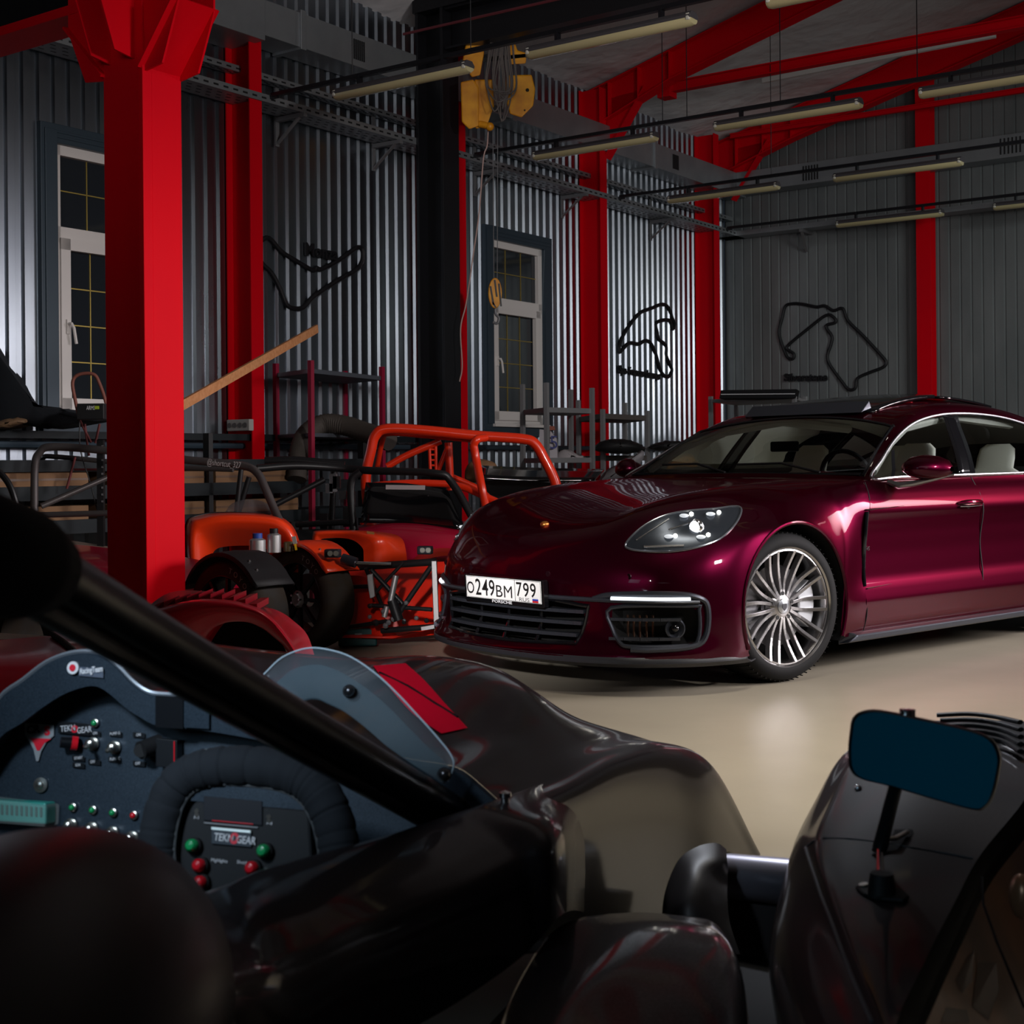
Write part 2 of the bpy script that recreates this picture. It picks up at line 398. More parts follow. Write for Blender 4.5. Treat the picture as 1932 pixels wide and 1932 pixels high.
# free-standing red column, nearest the camera
tN, sN = -3.18, 2.61; h = .25
root = thing('crane_column', B(tN, sN, 0), 'massive bright red column standing in front of the window wall', 'column')
b = MB(); b.bbox(tN - h / 2, tN + h / 2, sN - .15, sN + .15, .02, 4.6)
b.build('column_shaft', M_RED, root, bevel=.006)
b = MB()
b.bbox(tN - h / 2 - .004, tN - h / 2 + .055, sN + .12, sN + .156, .02, 3.2)
b.build('weld_flange', M_RED, root, bevel=.004)
b = MB(); b.bbox(tN - .25, tN + .25, sN - .25, sN + .25, 0, .025); b.build('base_plate', M_RED, root)
b = MB()
z0, z1 = 3.02, 3.9
def gusset(b, p0, du, dv, z0, z1, th=.012):
    # vertical triangular plate from the shaft outwards
    p0 = Vector(p0); du = Vector(du); dv = Vector(dv).normalized() * th
    b.prism([p0 + Vector((0, 0, z0)), p0 + du * .55 + Vector((0, 0, z0 + .02)), p0 + du + Vector((0, 0, z0 + .30)), p0 + du + Vector((0, 0, z1)), p0 + Vector((0, 0, z1))], dv)
U = Vector((TU[0], TU[1], 0)); Wv = Vector((TW[0], TW[1], 0))
for k in (-1, 1):
    gusset(b, B(tN + k * (h / 2 - .01), sN + .14, 0), U * .26, Wv, z0 - .02, z1)
    gusset(b, B(tN + k * (h / 2 - .01), sN - .14, 0), -U * .30, Wv, z0 - .02, z1)
gusset(b, B(tN - h / 2, sN - .10, 0), -Wv * .22, U, z0 + .05, z1)
gusset(b, B(tN - h / 2, sN + .08, 0), -Wv * .22, U, z0 + .05, z1)
b.bar(B(tN, sN - .14, z0), B(tN, sN - .44, z0 + .30), .30, .012)
b.bar(B(tN, sN + .14, z0), B(tN, sN + .40, z0 + .30), .30, .012)
b.build('bracket', M_RED, root)
b = MB(); b.bbox(tN - .12, tN + .12, .1, sN - .30, 3.39, 3.44); b2 = MB(); b2.bbox(tN - .05, tN + .05, .1, sN - .30, 3.44, 4.3); b.add(b2.v, b2.f)
bm_ = b.build('crane_beam', mat('black_steel'), None)
bm_.data.materials.append(M_RED)
for p in bm_.data.polygons:
    if p.index < 6: p.material_index = 1
tag(bm_, 'black beam with red lower flange running left from the massive red column', 'beam')

# ---------------------------------------------------------------- black frame, hoist rail
b = MB(); tb = 1.94
b.bbox(tb - .012, tb + .012, .33, .62, 0, 5.2); b.bbox(tb - .14, tb + .09, .60, .63, 0, 5.2); b.bbox(tb - .14, tb + .09, .32, .35, 0, 5.2)
tag(b.build('crane_column', M_BLACK, bevel=.003), 'tall black steel column standing against the window wall', 'column')
b = MB()
b.bbox(tb - .12, tb + .12, .64, 8.5, 4.70, 4.72); b.bbox(tb - .012, tb + .012, .64, 8.5, 4.72, 5.05); b.bbox(tb - .12, tb + .12, .64, 8.5, 5.05, 5.07)
b.bbox(tb - .15, tb + .10, .3, 8.5, 5.07, 5.5)
tag(b.build('crane_beam', M_BLACK), 'long black overhead beam carrying the yellow hoist', 'beam')
b = MB(); b.tube([B(tb - .42, .42, 4.80), B(tb - .40, 3, 4.78), B(tb - .40, 8.4, 4.80)], .012, 6)
tag(b.build('cable_rail', mat('dull_red_pipe', (.16, .03, .04), .3, .5)), 'thin reddish rail beside the black beam with looped cables', 'rail')

# ---------------------------------------------------------------- duct and cable trays
b = MB()
b.bbox(-2.6, TB - .05, .03, .33, 4.42, 4.70); b.bbox(TB - .33, TB - .05, .33, 9, 4.44, 4.70)
for t in (0.35, 3.3, 6.1): b.bbox(t - .03, t + .03, .02, .35, 4.40, 4.72)
b.bbox(-2.6, -.15, .02, .42, 4.34, 4.74)
dk = b.build('air_duct', M_GALV2, bevel=.004); tag(dk, 'grey sheet metal air duct running high along both walls', 'duct')
def vent(P0, ax, n=6, w=.15, hh=.17):
    b = MB()
    for i in range(n): q = P0 + ax * (i * w / n - w / 2); b.frustum(q, ax * (.008), Vector((-ax.y, ax.x, 0)) * .003, (0, 0, hh / 2))
    b.build('vent_slot', M_DARK, dk)
vent(B(1.05, .332, 4.56), Wv); vent(B(TB - .333, 1.35, 4.57), U, 6, .22, .18); vent(B(TB - .333, 3.75, 4.57), U, 6, .26, .18)
vent(B(6.6, .332, 4.56), Wv)
def tray(name, s0, s1, z, hh, label, t0=-7, back=True):
    b = MB()
    b.bbox(t0, TB - .05, s0, s1, z, z + .006)
    for s in (s0, s1): b.bbox(t0, TB - .05, s - .004, s + .004, z, z + hh)
    if back:
        b.bbox(TB - s1, TB - s0, s0, 9, z, z + .006)
        for s in (s0, s1): b.bbox(TB - s - .004, TB - s + .004, s0, 9, z, z + hh)
    o = b.build(name, M_GALV2)
    d = MB()
    t = t0
    while t < TB - .3:
        for k, s in enumerate((.25, .5, .75)):
            ss = s0 + (s1 - s0) * s; d.bbox(t + (k % 2) * .05, t + .045 + (k % 2) * .05, ss - .006, ss + .006, z - .0015, z - .0005)
        d.bbox(t, t + .05, s1 + .0042, s1 + .005, z + hh * .35, z + hh * .6)
        t += .10
    o2 = d.build('tray_perforation', M_DARK, o); tag(o2, kind='stuff')
    tag(o, label, 'cable tray'); return o
tray('cable_tray', .06, .32, 3.90, .06, 'wide perforated cable tray below the duct')
tray('cable_tray', .05, .14, 4.14, .05, 'narrow perforated cable tray just above the wide one', back=False)
def bracket(t, label):
    b = MB(); b.bbox(t - .02, t + .02, .03, .36, 3.86, 3.895); b.bbox(t - .02, t + .02, .03, .045, 3.66, 4.2); b.bar(B(t, .04, 3.68), B(t, .30, 3.87), .03, .012)
    tag(b.build('tray_bracket', M_GREY), label, 'bracket')
bracket(.35, 'steel tray bracket beside the red column with the socket strip')
bracket(1.55, 'steel tray bracket above the boomerang-shaped track sign')
bracket(3.05, 'steel tray bracket just right of the black column')
bracket(4.6, 'steel tray bracket above the narrow window')
bracket(6.5, 'steel tray bracket above the horse-shaped track sign')
b = MB(); b.bar(B(TB - .04, 1.15, 3.66), B(TB - .3, 1.2, 3.87), .03, .03); b.bbox(TB - .34, TB - .03, 1.18, 1.22, 3.86, 3.9)
tag(b.build('tray_bracket', M_GREY), 'steel tray bracket on the back wall over the rightmost track sign', 'bracket')

# ---------------------------------------------------------------- lamp rows
def lamp(t, s, label):
    L = 1.27
    root = thing('tube_lamp', B(t, s + L / 2, 3.81), label, 'lamp', 'unlit tube lamps under the black rails', rz=math.atan2(TU[1], TU[0]))
    if lamp.proto is None:
        b = MB()
        pr = [(-.055, .038), (-.060, .055), (-.03, .085), (.03, .085), (.060, .055), (.055, .038)]
        b.prism([Vector((-L / 2, y, z)) for y, z in pr], (L, 0, 0)); b.build('lamp_body', M_LAMPB, root, local=True, bevel=.003)
        c = MB(); n = 9; G = []
        for x in (-L / 2 + .0, -L / 2 + .025, L / 2 - .025, L / 2):
            e = .82 if abs(abs(x) - L / 2) < .001 else 1
            G.append([Vector((x, math.cos(PI + PI * i / n) * .055 * e, .038 + math.sin(PI + PI * i / n) * .042 * e)) for i in range(n + 1)])
        c.grid(G); c.add(G[0], [tuple(range(n + 1))]); c.add(G[-1], [tuple(range(n + 1))])
        c.build('lamp_cover', M_LAMPC, root, local=True, smooth=True)
        e = MB(); e.box((-L / 2 + .02, 0, .045), .03, .116, .045); e.box((L / 2 - .02, 0, .045), .03, .116, .045); e.build('end_cap', mat('lamp_end', (.5, .48, .42), 0, .3), root, local=True, bevel=.008)
        f = MB()
        for x in (-.4, .4): f.box((x, 0, .115), .02, .05, .07)
        f.build('hanger_clip', M_BLACK, root, local=True)
        lamp.proto = root
    else:
        for ch in lamp.proto.children: dup(ch, parent=root)
    return root
lamp.proto = None
LR = [0.0, 2.66, 5.30, 7.90]
nm = ['nearest', 'second', 'third', 'farthest']
for t, s, l in ((LR[0], 1.02, 'unlit tube lamp left of the yellow hoist, on the nearest rail'),
                (LR[0], 2.80, 'unlit tube lamp immediately right of the yellow hoist, on the nearest rail'),
                (LR[0], 4.58, 'unlit tube lamp cut by the top edge of the photo'),
                (LR[1], 1.02, 'unlit tube lamp above and right of the narrow window, on the second rail'),
                (LR[1], 2.86, 'unlit tube lamp crossing the far rafter foot, middle of the second rail'),
                (LR[1], 4.60, 'unlit tube lamp at the right photo edge on the second rail'),
                (LR[2], .95, 'unlit tube lamp next to the far corner column, on the third rail'),
                (LR[2], 2.82, 'unlit tube lamp crossing the middle column of the back wall, on the third rail'),
                (LR[3], 1.78, 'unlit tube lamp on the farthest rail above the rightmost track sign'),
                (LR[3], 3.62, 'unlit tube lamp at the right photo edge on the farthest rail')):
    lamp(t, s, l)
for i, t in enumerate(LR):
    b = MB(); b.bbox(t - .02, t + .02, .34, 9, 3.945, 3.975); b.bbox(t - .012, t + .012, .2, .4, 3.93, 3.96)
    tag(b.build('lamp_rail', M_BLACK), '%s of the black rails that carry the tube lamps' % nm[i], 'rail')
k = 0
for (px, py, t, l) in ((888, 60, LR[0], 'left of the yellow hoist'), (665, 150, LR[0], 'over the leftmost tube lamp'), (1250, 200, LR[1], 'over the lamp right of the narrow window'),
                       (1296, 200, LR[1], 'just right of the rafter foot'), (1472, 150, LR[1], 'over the middle tube lamp'), (1730, 80, LR[1], 'near the column on the back wall'),
                       (1455, 300, LR[2], 'over the third rail at the far corner')):
    r = at(px, py, 1); n = Vector((TW[0], TW[1], 0)); Y = B(t, 0, 0).dot(n) / Vector((r.x, 1, 0)).dot(n)
    p = Vector((r.x * Y, Y, 0)); sd = (p - B(t, 0, 0)).dot(Vector((TU[0], TU[1], 0)))
    b = MB(); b.tube([(p.x, p.y, 3.975), (p.x, p.y, eave(sd) - .02)], .004, 5)
    tag(b.build('hanger_wire', M_BLACK), 'thin vertical hanger wire ' + l, 'wire', 'wires holding the lamp rails')

# ---------------------------------------------------------------- hoist
pY = B(2.2, 1.18, 0); Yh = pY.y - .02
def H(px, py, d=0): return at(px, py, Yh + d)
hb = 0
root = thing('chain_hoist', H(925, 245), 'yellow electric chain hoist hanging under the black beam', 'hoist')
def slab(poly, d0, d1, name, m, bev=.012):
    b = MB(); P0 = [H(x, y, d0) for x, y in poly]; P1 = [H(x, y, d1) for x, y in poly]
    n = len(poly); b.add(P0 + P1, [tuple(range(n - 1, -1, -1)), tuple(range(n, 2 * n))] + [(i, (i + 1) % n, n + (i + 1) % n, n + i) for i in range(n)])
    return b.build(name, m, root, bevel=bev)
slab([(869, 155), (893, 150), (903, 165), (903, 238), (885, 244), (871, 230)], -.12, .12, 'motor_housing', M_YEL)
slab([(879, 82), (908, 78), (914, 100), (906, 142), (890, 146), (872, 118)], -.08, .1, 'trolley_cover', M_YEL)
slab([(895, 150), (930, 150), (932, 200), (918, 240), (897, 243)], -.05, .08, 'gear_housing', M_YEL)
slab([(955, 142), (1003, 141), (1010, 168), (1006, 200), (984, 222), (962, 215), (952, 180)], -.10, .16, 'drum_cover', M_YEL)
slab([(955, 76), (970, 74), (976, 95), (994, 100), (992, 120), (960, 122)], -.02, .1, 'trolley_cover', M_YEL)
slab([(868, 112), (1000, 100), (1000, 108), (868, 122)], -.02, .06, 'trolley_frame', M_BLACK, .003)
slab([(900, 196), (950, 200), (950, 212), (900, 208)], -.02, .06, 'cross_bar', M_BLACK, .003)
b = MB(); b.sphere(H(924, 239, -.08), .038, 14); b.cyl(H(905, 234, -.06), H(922, 238, -.08), .03, 12); b.build('end_knob', M_YEL, root, smooth=True)
b = MB(); b.sphere(H(995, 170, -.1), .016); b.sphere(H(990, 208, -.1), .008); b.build('bolt', M_DARK, root, smooth=True)
b = MB()
for i in range(11):
    a = random.uniform(-10, 10); x0 = 938 + i * 3.2 - 16; x1 = 945 + random.uniform(-6, 26)
    yb = random.uniform(170, 232)
    P = [H(x0 + 6, 62 + abs(i - 5) * 1.5, -.15), H(x0 + a * .3, 110, -.17), H(x0 + a, 160, -.18), H((x0 + x1) / 2, yb, -.19), H(x1 + 8, 165, -.18), H(x1 + 3, 105, -.17), H(x1, 60, -.15)]
    b.tube(cr(P, 5), .0065, 6)
tag(b.build('looped_cables', mat('grey_cable', (.10, .085, .08), 0, .5), smooth=True), 'bundle of grey cables looped on the rail in front of the hoist', 'cables', kind='stuff')
b = MB(); b.tube(cr([H(921, 244), H(919, 275), H(912, 300), H(904, 400), H(893, 480), H(880, 570), H(869, 620), H(872, 690), H(867, 720)], 6), .006, 6)
tag(b.build('pull_cord', mat('pale_cord', (.45, .30, .27), 0, .6), smooth=True), 'pale control cord hanging from the yellow hoist', 'cord')
root = thing('hook_block', H(934, 640, .1), 'yellow and black striped hook block hanging before the narrow window', 'hook')
b = MB()
for dx in (-6, 3): b.tube([H(936 + dx, 242), H(936 + dx * .7, 528)], .004, 5)
b.build('hoist_rope', M_GREY, root)
def ell(cx, cy, rx, ry, d0, d1, name, m, n=20):
    b = MB(); P = [(cx + rx * math.cos(2 * PI * i / n), cy + ry * math.sin(2 * PI * i / n)) for i in range(n)]
    A = [H(x, y, d0) for x, y in P]; C = [H(x, y, d1) for x, y in P]
    b.add(A + C, [tuple(range(n - 1, -1, -1)), tuple(range(n, 2 * n))] + [(i, (i + 1) % n, n + (i + 1) % n, n + i) for i in range(n)])
    return b.build(name, m, root, bevel=.008)
ell(934, 553, 13, 29, -.06, .06, 'block_cheek', M_YEL)
b = MB()
for q in ((924, 540, 930, 575), (932, 528, 936, 560), (940, 535, 944, 578), (928, 570, 934, 580)):
    b.prism([H(q[0], q[1], -.066), H(q[0] + 3, q[1], -.066), H(q[2] + 3, q[3], -.066), H(q[2], q[3], -.066)], H(0, 0, .004) - H(0, 0, 0))
b.build('warning_stripe', M_BLACK, root)
b = MB(); b.tube(cr([H(934, 580), H(935, 592), H(941, 600), H(938, 610), H(930, 608)], 5), .012, 8); b.build('hook', M_GREY, root, smooth=True)

# ---------------------------------------------------------------- track outlines on the walls
M_TRK = mat('track_black', (.006, .006, .008), 0, .5)
def track(name, pts, fn, label, w=.022, txt=None):
    P = cr([fn(*p) for p in pts], 4, closed=True)
    b = MB(); b.tube(P, w, 8, closed=True)
    root = tag(b.build(name, M_TRK, smooth=True), label, 'wall sign')
    if txt:
        body, p, q, size = txt
        p, q = fn(*p), fn(*q)
        x = (q - p); n = U if fn is wallpt else -Wv
        t = text_mb(body, size, plane_M(p + n * .01, x, n), .02, bold=.004)
        t.build('lettering', M_TRK, root, normals=False)
wl = lambda x, y: wallpt(x, y, .045)
def wallpt_(x, y): return wallpt(x, y, .045)
def backpt_(x, y): return backpt(x, y, .045)
wf = wallpt
track('track_sign', [(490, 458), (507, 449), (530, 474), (560, 493), (590, 510), (597, 505), (606, 508), (640, 490), (668, 470), (680, 467), (684, 478), (682, 495), (670, 510), (640, 527), (600, 553), (585, 565), (572, 580), (555, 582), (540, 574), (528, 545), (512, 515), (495, 498), (484, 476)],
      wallpt, 'black boomerang-shaped race track outline left of the black column', .020, ('Monza', (573, 471), (614, 478), .15))
track('track_sign', [(1168, 664), (1172, 640), (1190, 610), (1208, 590), (1228, 582), (1250, 574), (1262, 582), (1268, 600), (1273, 612), (1268, 621), (1262, 604), (1238, 609), (1240, 628), (1243, 640), (1256, 652), (1257, 672), (1265, 690), (1267, 700), (1261, 711), (1250, 706), (1243, 690), (1236, 665), (1226, 646), (1216, 643), (1205, 649), (1188, 647), (1178, 655)],
      wallpt, 'black horse-shaped race track outline right of the narrow window', .022, ('Spa-Francorchamps', (1166, 697), (1238, 709), .12))
track('track_sign', [(1474, 645), (1470, 625), (1476, 600), (1482, 578), (1495, 573), (1515, 574), (1540, 579), (1556, 577), (1572, 586), (1590, 582), (1600, 605), (1630, 635), (1665, 673), (1672, 684), (1666, 693), (1640, 703), (1618, 714), (1614, 732), (1602, 735), (1590, 722), (1562, 680), (1568, 650), (1570, 635), (1558, 615), (1577, 608), (1572, 598), (1558, 595), (1525, 620), (1492, 647), (1485, 658), (1498, 668), (1496, 677), (1485, 673)],
      backpt, 'black race track outline on the back wall above the dark red car', .020, ('Silverstone', (1480, 713), (1556, 712), .13))
# sockets, rail along the wall
b = MB(); p = B(.05 - .07, .20, 0)
root = thing('socket_strip', B(-.22, .20, 1.33), 'grey strip of four power sockets on the red column', 'socket strip')
b = MB(); b.frustum(B(-.24, .20, 1.36), U * .125, Wv * .025, (0, 0, .045)); b.build('housing', mat('socket_grey', (.42, .40, .38), 0, .5), root, bevel=.006)
for i in range(4):
    b = MB(); b.cyl(B(-.266, .11 + i * .058, 1.36), B(-.271, .11 + i * .058, 1.36), .02, 14); b.build('socket', mat('socket_dark', (.12, .11, .11), 0, .5), root)
for z, w, l in ((1.20, .05, 'thin black pipe along the wall below the windows'), (.98, .09, 'thick dark pipe along the wall behind the race cars'), (.62, .09, 'low thick dark pipe along the wall behind the race cars')):
    if w == .05:
        b = MB(); b.tube([B(-6, .14, z), B(TB - .2, .14, z)], w / 2, 8); tag(b.build('wall_pipe', M_SLATE, smooth=True), l, 'pipe')
# ---------------------------------------------------------------- the dark red five-door car
M_PAINT = mat('amethyst_paint', (.058, .0015, .013), .9, .33, coat=.45, coatr=.04)
M_PAINT.node_tree.nodes['Principled BSDF'].inputs['Specular Tint'].default_value = (.9, .10, .28, 1)
M_GLOSS = mat('gloss_black', (.004, .004, .005), 0, .12, coat=.5)
M_TRIMG = mat('satin_graphite', (.055, .06, .075), .6, .3)
M_TYRE = mat('tyre_rubber', (.005, .005, .0055), 0, .75, spec=.3)
M_RIM = mat('machined_rim', (.48, .47, .47), 1, .24)
M_RIMD = mat('painted_rim', (.30, .29, .30), .8, .35)
M_CREAM = mat('cream_leather', (.82, .78, .66), 0, .5)
M_WG = thin_glass('window_glass', (.72, .78, .80), 1.55)
M_LENS = mat('lens_glass', (.95, .97, 1), 0, .0, trans=1, ior=1.15)
TH = math.radians(49)
CM = Matrix.Translation((.705, 7.28, 0)) @ Matrix(((-math.sin(TH), math.cos(TH), 0, 0), (-math.cos(TH), -math.sin(TH), 0, 0), (0, 0, 1, 0), (0, 0, 0, 1)))
car = thing('parked_car', (.705, 7.28, 0), 'dark purple-red five-door car with lit headlights and licence plate O249BM', 'car', rz=CM.to_euler().z)
WM[car.name] = CM
def side_y(z, x):
    pts = [(.10, .895), (.17, .922), (.25, .944), (.34, .957), (.40, .950), (.46, .938), (.58, .936), (.68, .940), (.75, .947), (.795, .956), (.83, .950), (.88, .925), (.92, .895), (.945, .872)]
    if z <= pts[0][0]: return pts[0][1]
    for (a, ya), (c, yc) in zip(pts, pts[1:]):
        if z <= c:
            t = (z - a) / (c - a); t = t * t * (3 - 2 * t) * .4 + t * .6
            y = ya + (yc - ya) * t; break
    else: y = pts[-1][1]
    return y
def tensor(C, nu, nv):
    rows = [cr(r, nv) for r in C]
    cols = [cr([rows[i][j] for i in range(len(rows))], nu) for j in range(len(rows[0]))]
    return [[cols[j][i] for j in range(len(cols))] for i in range(len(cols[0]))]
def Z(l): return [Vector(p) for p in l]
NOSE = [
 [(1.045,0,.150),(1.035,.2,.150),(1.00,.4,.150),(.945,.56,.150),(.86,.70,.150),(.75,.80,.150),(.63,.88,.150),(.51,.925,.152),(.42,.945,.155),(.335,.948,.160)],
 [(1.055,0,.185),(1.045,.2,.185),(1.01,.4,.185),(.95,.57,.185),(.86,.71,.185),(.75,.81,.188),(.63,.888,.19),(.51,.932,.195),(.42,.952,.20),(.352,.957,.205)],
 [(1.00,0,.26),(.99,.2,.26),(.955,.4,.26),(.90,.57,.26),(.82,.71,.26),(.72,.81,.262),(.61,.888,.265),(.51,.932,.27),(.44,.952,.275),(.377,.960,.285)],
 [(.985,0,.40),(.978,.2,.40),(.945,.4,.40),(.885,.57,.40),(.80,.71,.40),(.705,.812,.40),(.60,.888,.40),(.51,.932,.40),(.45,.952,.40),(.392,.962,.40)],
 [(.985,0,.52),(.977,.2,.52),(.940,.4,.52),(.875,.57,.525),(.785,.71,.53),(.69,.81,.53),(.585,.885,.535),(.49,.930,.54),(.42,.952,.54),(.345,.962,.545)],
 [(.958,0,.61),(.948,.2,.61),(.905,.4,.612),(.835,.57,.618),(.745,.70,.622),(.65,.795,.628),(.55,.868,.635),(.455,.915,.64),(.37,.945,.645),(.275,.962,.643)],
 [(.885,0,.690),(.875,.2,.694),(.83,.4,.710),(.76,.56,.728),(.675,.68,.728),(.575,.775,.722),(.47,.85,.722),(.37,.902,.72),(.28,.94,.715),(.188,.962,.708)],
 [(.74,0,.755),(.73,.2,.760),(.69,.4,.782),(.635,.55,.818),(.55,.67,.822),(.41,.765,.798),(.31,.84,.782),(.22,.897,.765),(.145,.938,.752),(.083,.962,.747)],
 [(.52,0,.818),(.51,.2,.824),(.47,.4,.846),(.41,.55,.884),(.32,.665,.888),(.205,.757,.862),(.13,.835,.838),(.065,.892,.805),(.018,.935,.775),(-.018,.962,.757)],
 [(.25,0,.872),(.24,.2,.876),(.18,.4,.893),(.105,.55,.922),(.02,.66,.926),(-.04,.753,.905),(-.08,.832,.872),(-.11,.888,.828),(-.13,.935,.775),(-.145,.962,.73)],
 [(-.08,0,.908),(-.09,.2,.910),(-.12,.4,.918),(-.16,.55,.935),(-.20,.66,.940),(-.23,.755,.922),(-.25,.834,.885),(-.265,.892,.825),(-.275,.938,.74),(-.285,.962,.637)],
 [(-.42,0,.936),(-.42,.2,.937),(-.41,.4,.942),(-.40,.56,.950),(-.395,.67,.950),(-.39,.765,.932),(-.385,.842,.892),(-.38,.902,.82),(-.378,.945,.68),(-.380,.962,.45)],
 [(-.60,0,.949),(-.60,.2,.949),(-.58,.4,.950),(-.56,.57,.954),(-.53,.69,.952),(-.50,.785,.936),(-.485,.862,.902),(-.46,.922,.81),(-.43,.950,.58),(-.355,.957,.205)],
 [(-.72,0,.955),(-.72,.2,.955),(-.72,.4,.955),(-.70,.58,.955),(-.68,.71,.954),(-.668,.80,.951),(-.655,.872,.942),(-.622,.925,.85),(-.575,.94,.58),(-.56,.945,.185)]]
G = tensor([Z(r) for r in NOSE], 12, 9)
NUp, NVp = len(G), len(G[0])
for i_ in range(NUp - 14, NUp):            # ease the last rib into the door skin
    w_ = max(0, (i_ - (NUp - 14)) / 13) ** 1.5
    for p_ in G[i_]:
        if p_.y > .84: p_.y += (side_y(p_.z, -.6) - p_.y) * w_ * min(1, (p_.y - .84) / .03)
flat = [p for r in G for p in r]
fr_faces = [(i * NVp + j, i * NVp + j + 1, (i + 1) * NVp + j + 1, (i + 1) * NVp + j) for i in range(NUp - 1) for j in range(NVp - 1)]
# openings in the front bumper, as outlines seen from the front (y, z)
LOWER = [(-.47, .40), (-.2, .425), (.2, .425), (.47, .40), (.495, .385), (.46, .245), (.41, .228), (0, .216), (-.41, .228), (-.46, .245), (-.495, .385)]
SIDE = [(.60, .395), (.86, .405), (.885, .385), (.885, .245), (.85, .228), (.70, .225), (.65, .24), (.61, .30)]
def opening(c):
    y, z, x = c.y, c.z, c.x
    if x < .45: return False
    return inpoly(y, z, LOWER) or inpoly(abs(y), z, SIDE)
def mirror(vs): return [Vector((v.x, -v.y, v.z)) for v in vs]
b = MB()
# headlight outline (x, y seen from above and side are awkward, so use y,z from the front)
keep = [f for f in fr_faces if not opening(sum((flat[i] for i in f), Vector()) / 4)]
b.add(flat, keep); b.add(mirror(flat), [tuple(reversed(f)) for f in keep])
body_f = b.build('front_body', M_PAINT, car, local=True, smooth=True, angle=180)
fullm = MB(); fullm.add(flat, fr_faces); fullm.add(mirror(flat), fr_faces)
def sill_z(x): return .185
RA = -2.95
def low_z(x):
    if abs(x - RA) < .39: return .366 + math.sqrt(max(0, .39 ** 2 - (x - RA) ** 2))
    return .185
def belt_z(x): return .945 + .012 * max(0, min(1, (-x - .7) / 1.5)) + (.03 * max(0, (-x - 2.4)) if x < -2.4 else 0)
xs = [-.56 - .02 * i for i in range(int((4.0 - .56) / .02) + 1)]
Gs = []
for x in xs:
    zl, zb = low_z(x), belt_z(x); row = []
    flare = .03 * math.exp(-((x - RA) / .45) ** 2); tuck = 0 if x > -3.5 else (-(x + 3.5)) ** 2 * .9
    for j in range(41):
        z = zl + (zb - zl) * j / 40
        lean = max(0, (z - .8) / .15) if z > .8 else 0
        xo = x
        if x > -.80:
            kk = [(.185, 0), (.52, .008), (.70, .020), (.80, .040), (.90, .075), (.945, .098)]; e = .1
            for (za, ea), (zc, ec) in zip(kk, kk[1:]):
                if z <= zc: e = ea + (ec - ea) * max(0, (z - za) / (zc - za)); break
            xo = x - e * (1 - (-.56 - x) / .24)
        row.append(Vector((xo, side_y(.185 + (z - .185) * 1.0 if z < .95 else .945, x) + flare * min(1, max(0, (1 - z) * 3)) - tuck, z)))
    Gs.append(row)
b = MB(); b.grid(Gs); b.grid([[Vector((p.x, -p.y, p.z)) for p in r] for r in Gs])
# tail
tail = []
for j in range(41):
    p = Gs[-1][j]; tail.append([Vector((p.x - .1 * math.sin(min(1, k / 6) * PI / 2) * 1.0, p.y * math.cos(k / 12 * PI) if False else p.y - 2 * p.y * k / 12, p.z)) for k in range(13)])
b.grid(tail)
bb = b.build('body_side', M_PAINT, car, local=True, smooth=True, angle=50)
bvh_side = BVHTree.FromPolygons([p for r in Gs for p in r], [(i * 41 + j, i * 41 + j + 1, (i + 1) * 41 + j + 1, (i + 1) * 41 + j) for i in range(len(Gs) - 1) for j in range(40)])
bvh_front = BVHTree.FromPolygons(fullm.v, fullm.f)
CMi = CM.inverted()
def hit(px, py, off=0.0, which=None):     # a feature seen in the photo, laid onto the body skin (car coordinates)
    o = CMi @ Vector((0, 0, CH)); d = ((CMi @ at(px, py, 5)) - o).normalized()
    best = None
    for bv in ([bvh_front, bvh_side, bvh_roof] if which is None else which):
        r = bv.ray_cast(o, d)
        if r[0] is not None and (best is None or r[3] < best[3]): best = r
    if best is None: return None
    n = best[1]; n = n if n.dot(d) < 0 else -n
    return best[0] + n * off
def near(p, off=0.0, which=None):
    best = None
    for bv in ([bvh_front, bvh_side, bvh_roof] if which is None else which):
        r = bv.find_nearest(p)
        if r[0] is not None and (best is None or r[3] < best[3]): best = r
    return best[0] + Vector((0, 0, 0))
# greenhouse
GH = [  # x, centre z, rail (y, z), belt (y, z)
 (-.70, .957, .875, .945, .880, .944), (-.80, 1.022, .838, .995, .880, .946), (-.95, 1.112, .792, 1.085, .880, .948), (-1.15, 1.232, .738, 1.190, .880, .950),
 (-1.32, 1.312, .698, 1.262, .880, .952), (-1.50, 1.362, .668, 1.312, .880, .954), (-1.75, 1.394, .645, 1.345, .880, .956), (-2.05, 1.408, .632, 1.352, .880, .958),
 (-2.35, 1.405, .625, 1.340, .880, .962), (-2.65, 1.385, .622, 1.305, .875, .970), (-2.95, 1.340, .622, 1.250, .865, .982), (-3.25, 1.265, .63, 1.172, .85, .995),
 (-3.55, 1.165, .66, 1.085, .82, 1.005), (-3.85, 1.05, .70, 1.01, .78, 1.0), (-4.05, .98, .72, .97, .76, .965)]
C = []
for x, zc, yr, zr, yb, zb in GH:
    C.append([Vector((x, 0, zc)), Vector((x, yr * .45, zc - (zc - zr) * .12)), Vector((x, yr * .80, zc - (zc - zr) * .45)), Vector((x, yr, zr)),
              Vector((x, yr + (yb - yr) * .38, zr + (zb - zr) * .33)), Vector((x, yr + (yb - yr) * .74, zr + (zb - zr) * .68)), Vector((x, yb, zb))])
Gr = tensor(C, 16, 12); NU2, NV2 = len(Gr), len(Gr[0])
fl2 = [p for r in Gr for p in r]
fc2 = [(i * NV2 + j, i * NV2 + j + 1, (i + 1) * NV2 + j + 1, (i + 1) * NV2 + j) for i in range(NU2 - 1) for j in range(NV2 - 1)]
bvh_roof = BVHTree.FromPolygons(fl2, fc2)
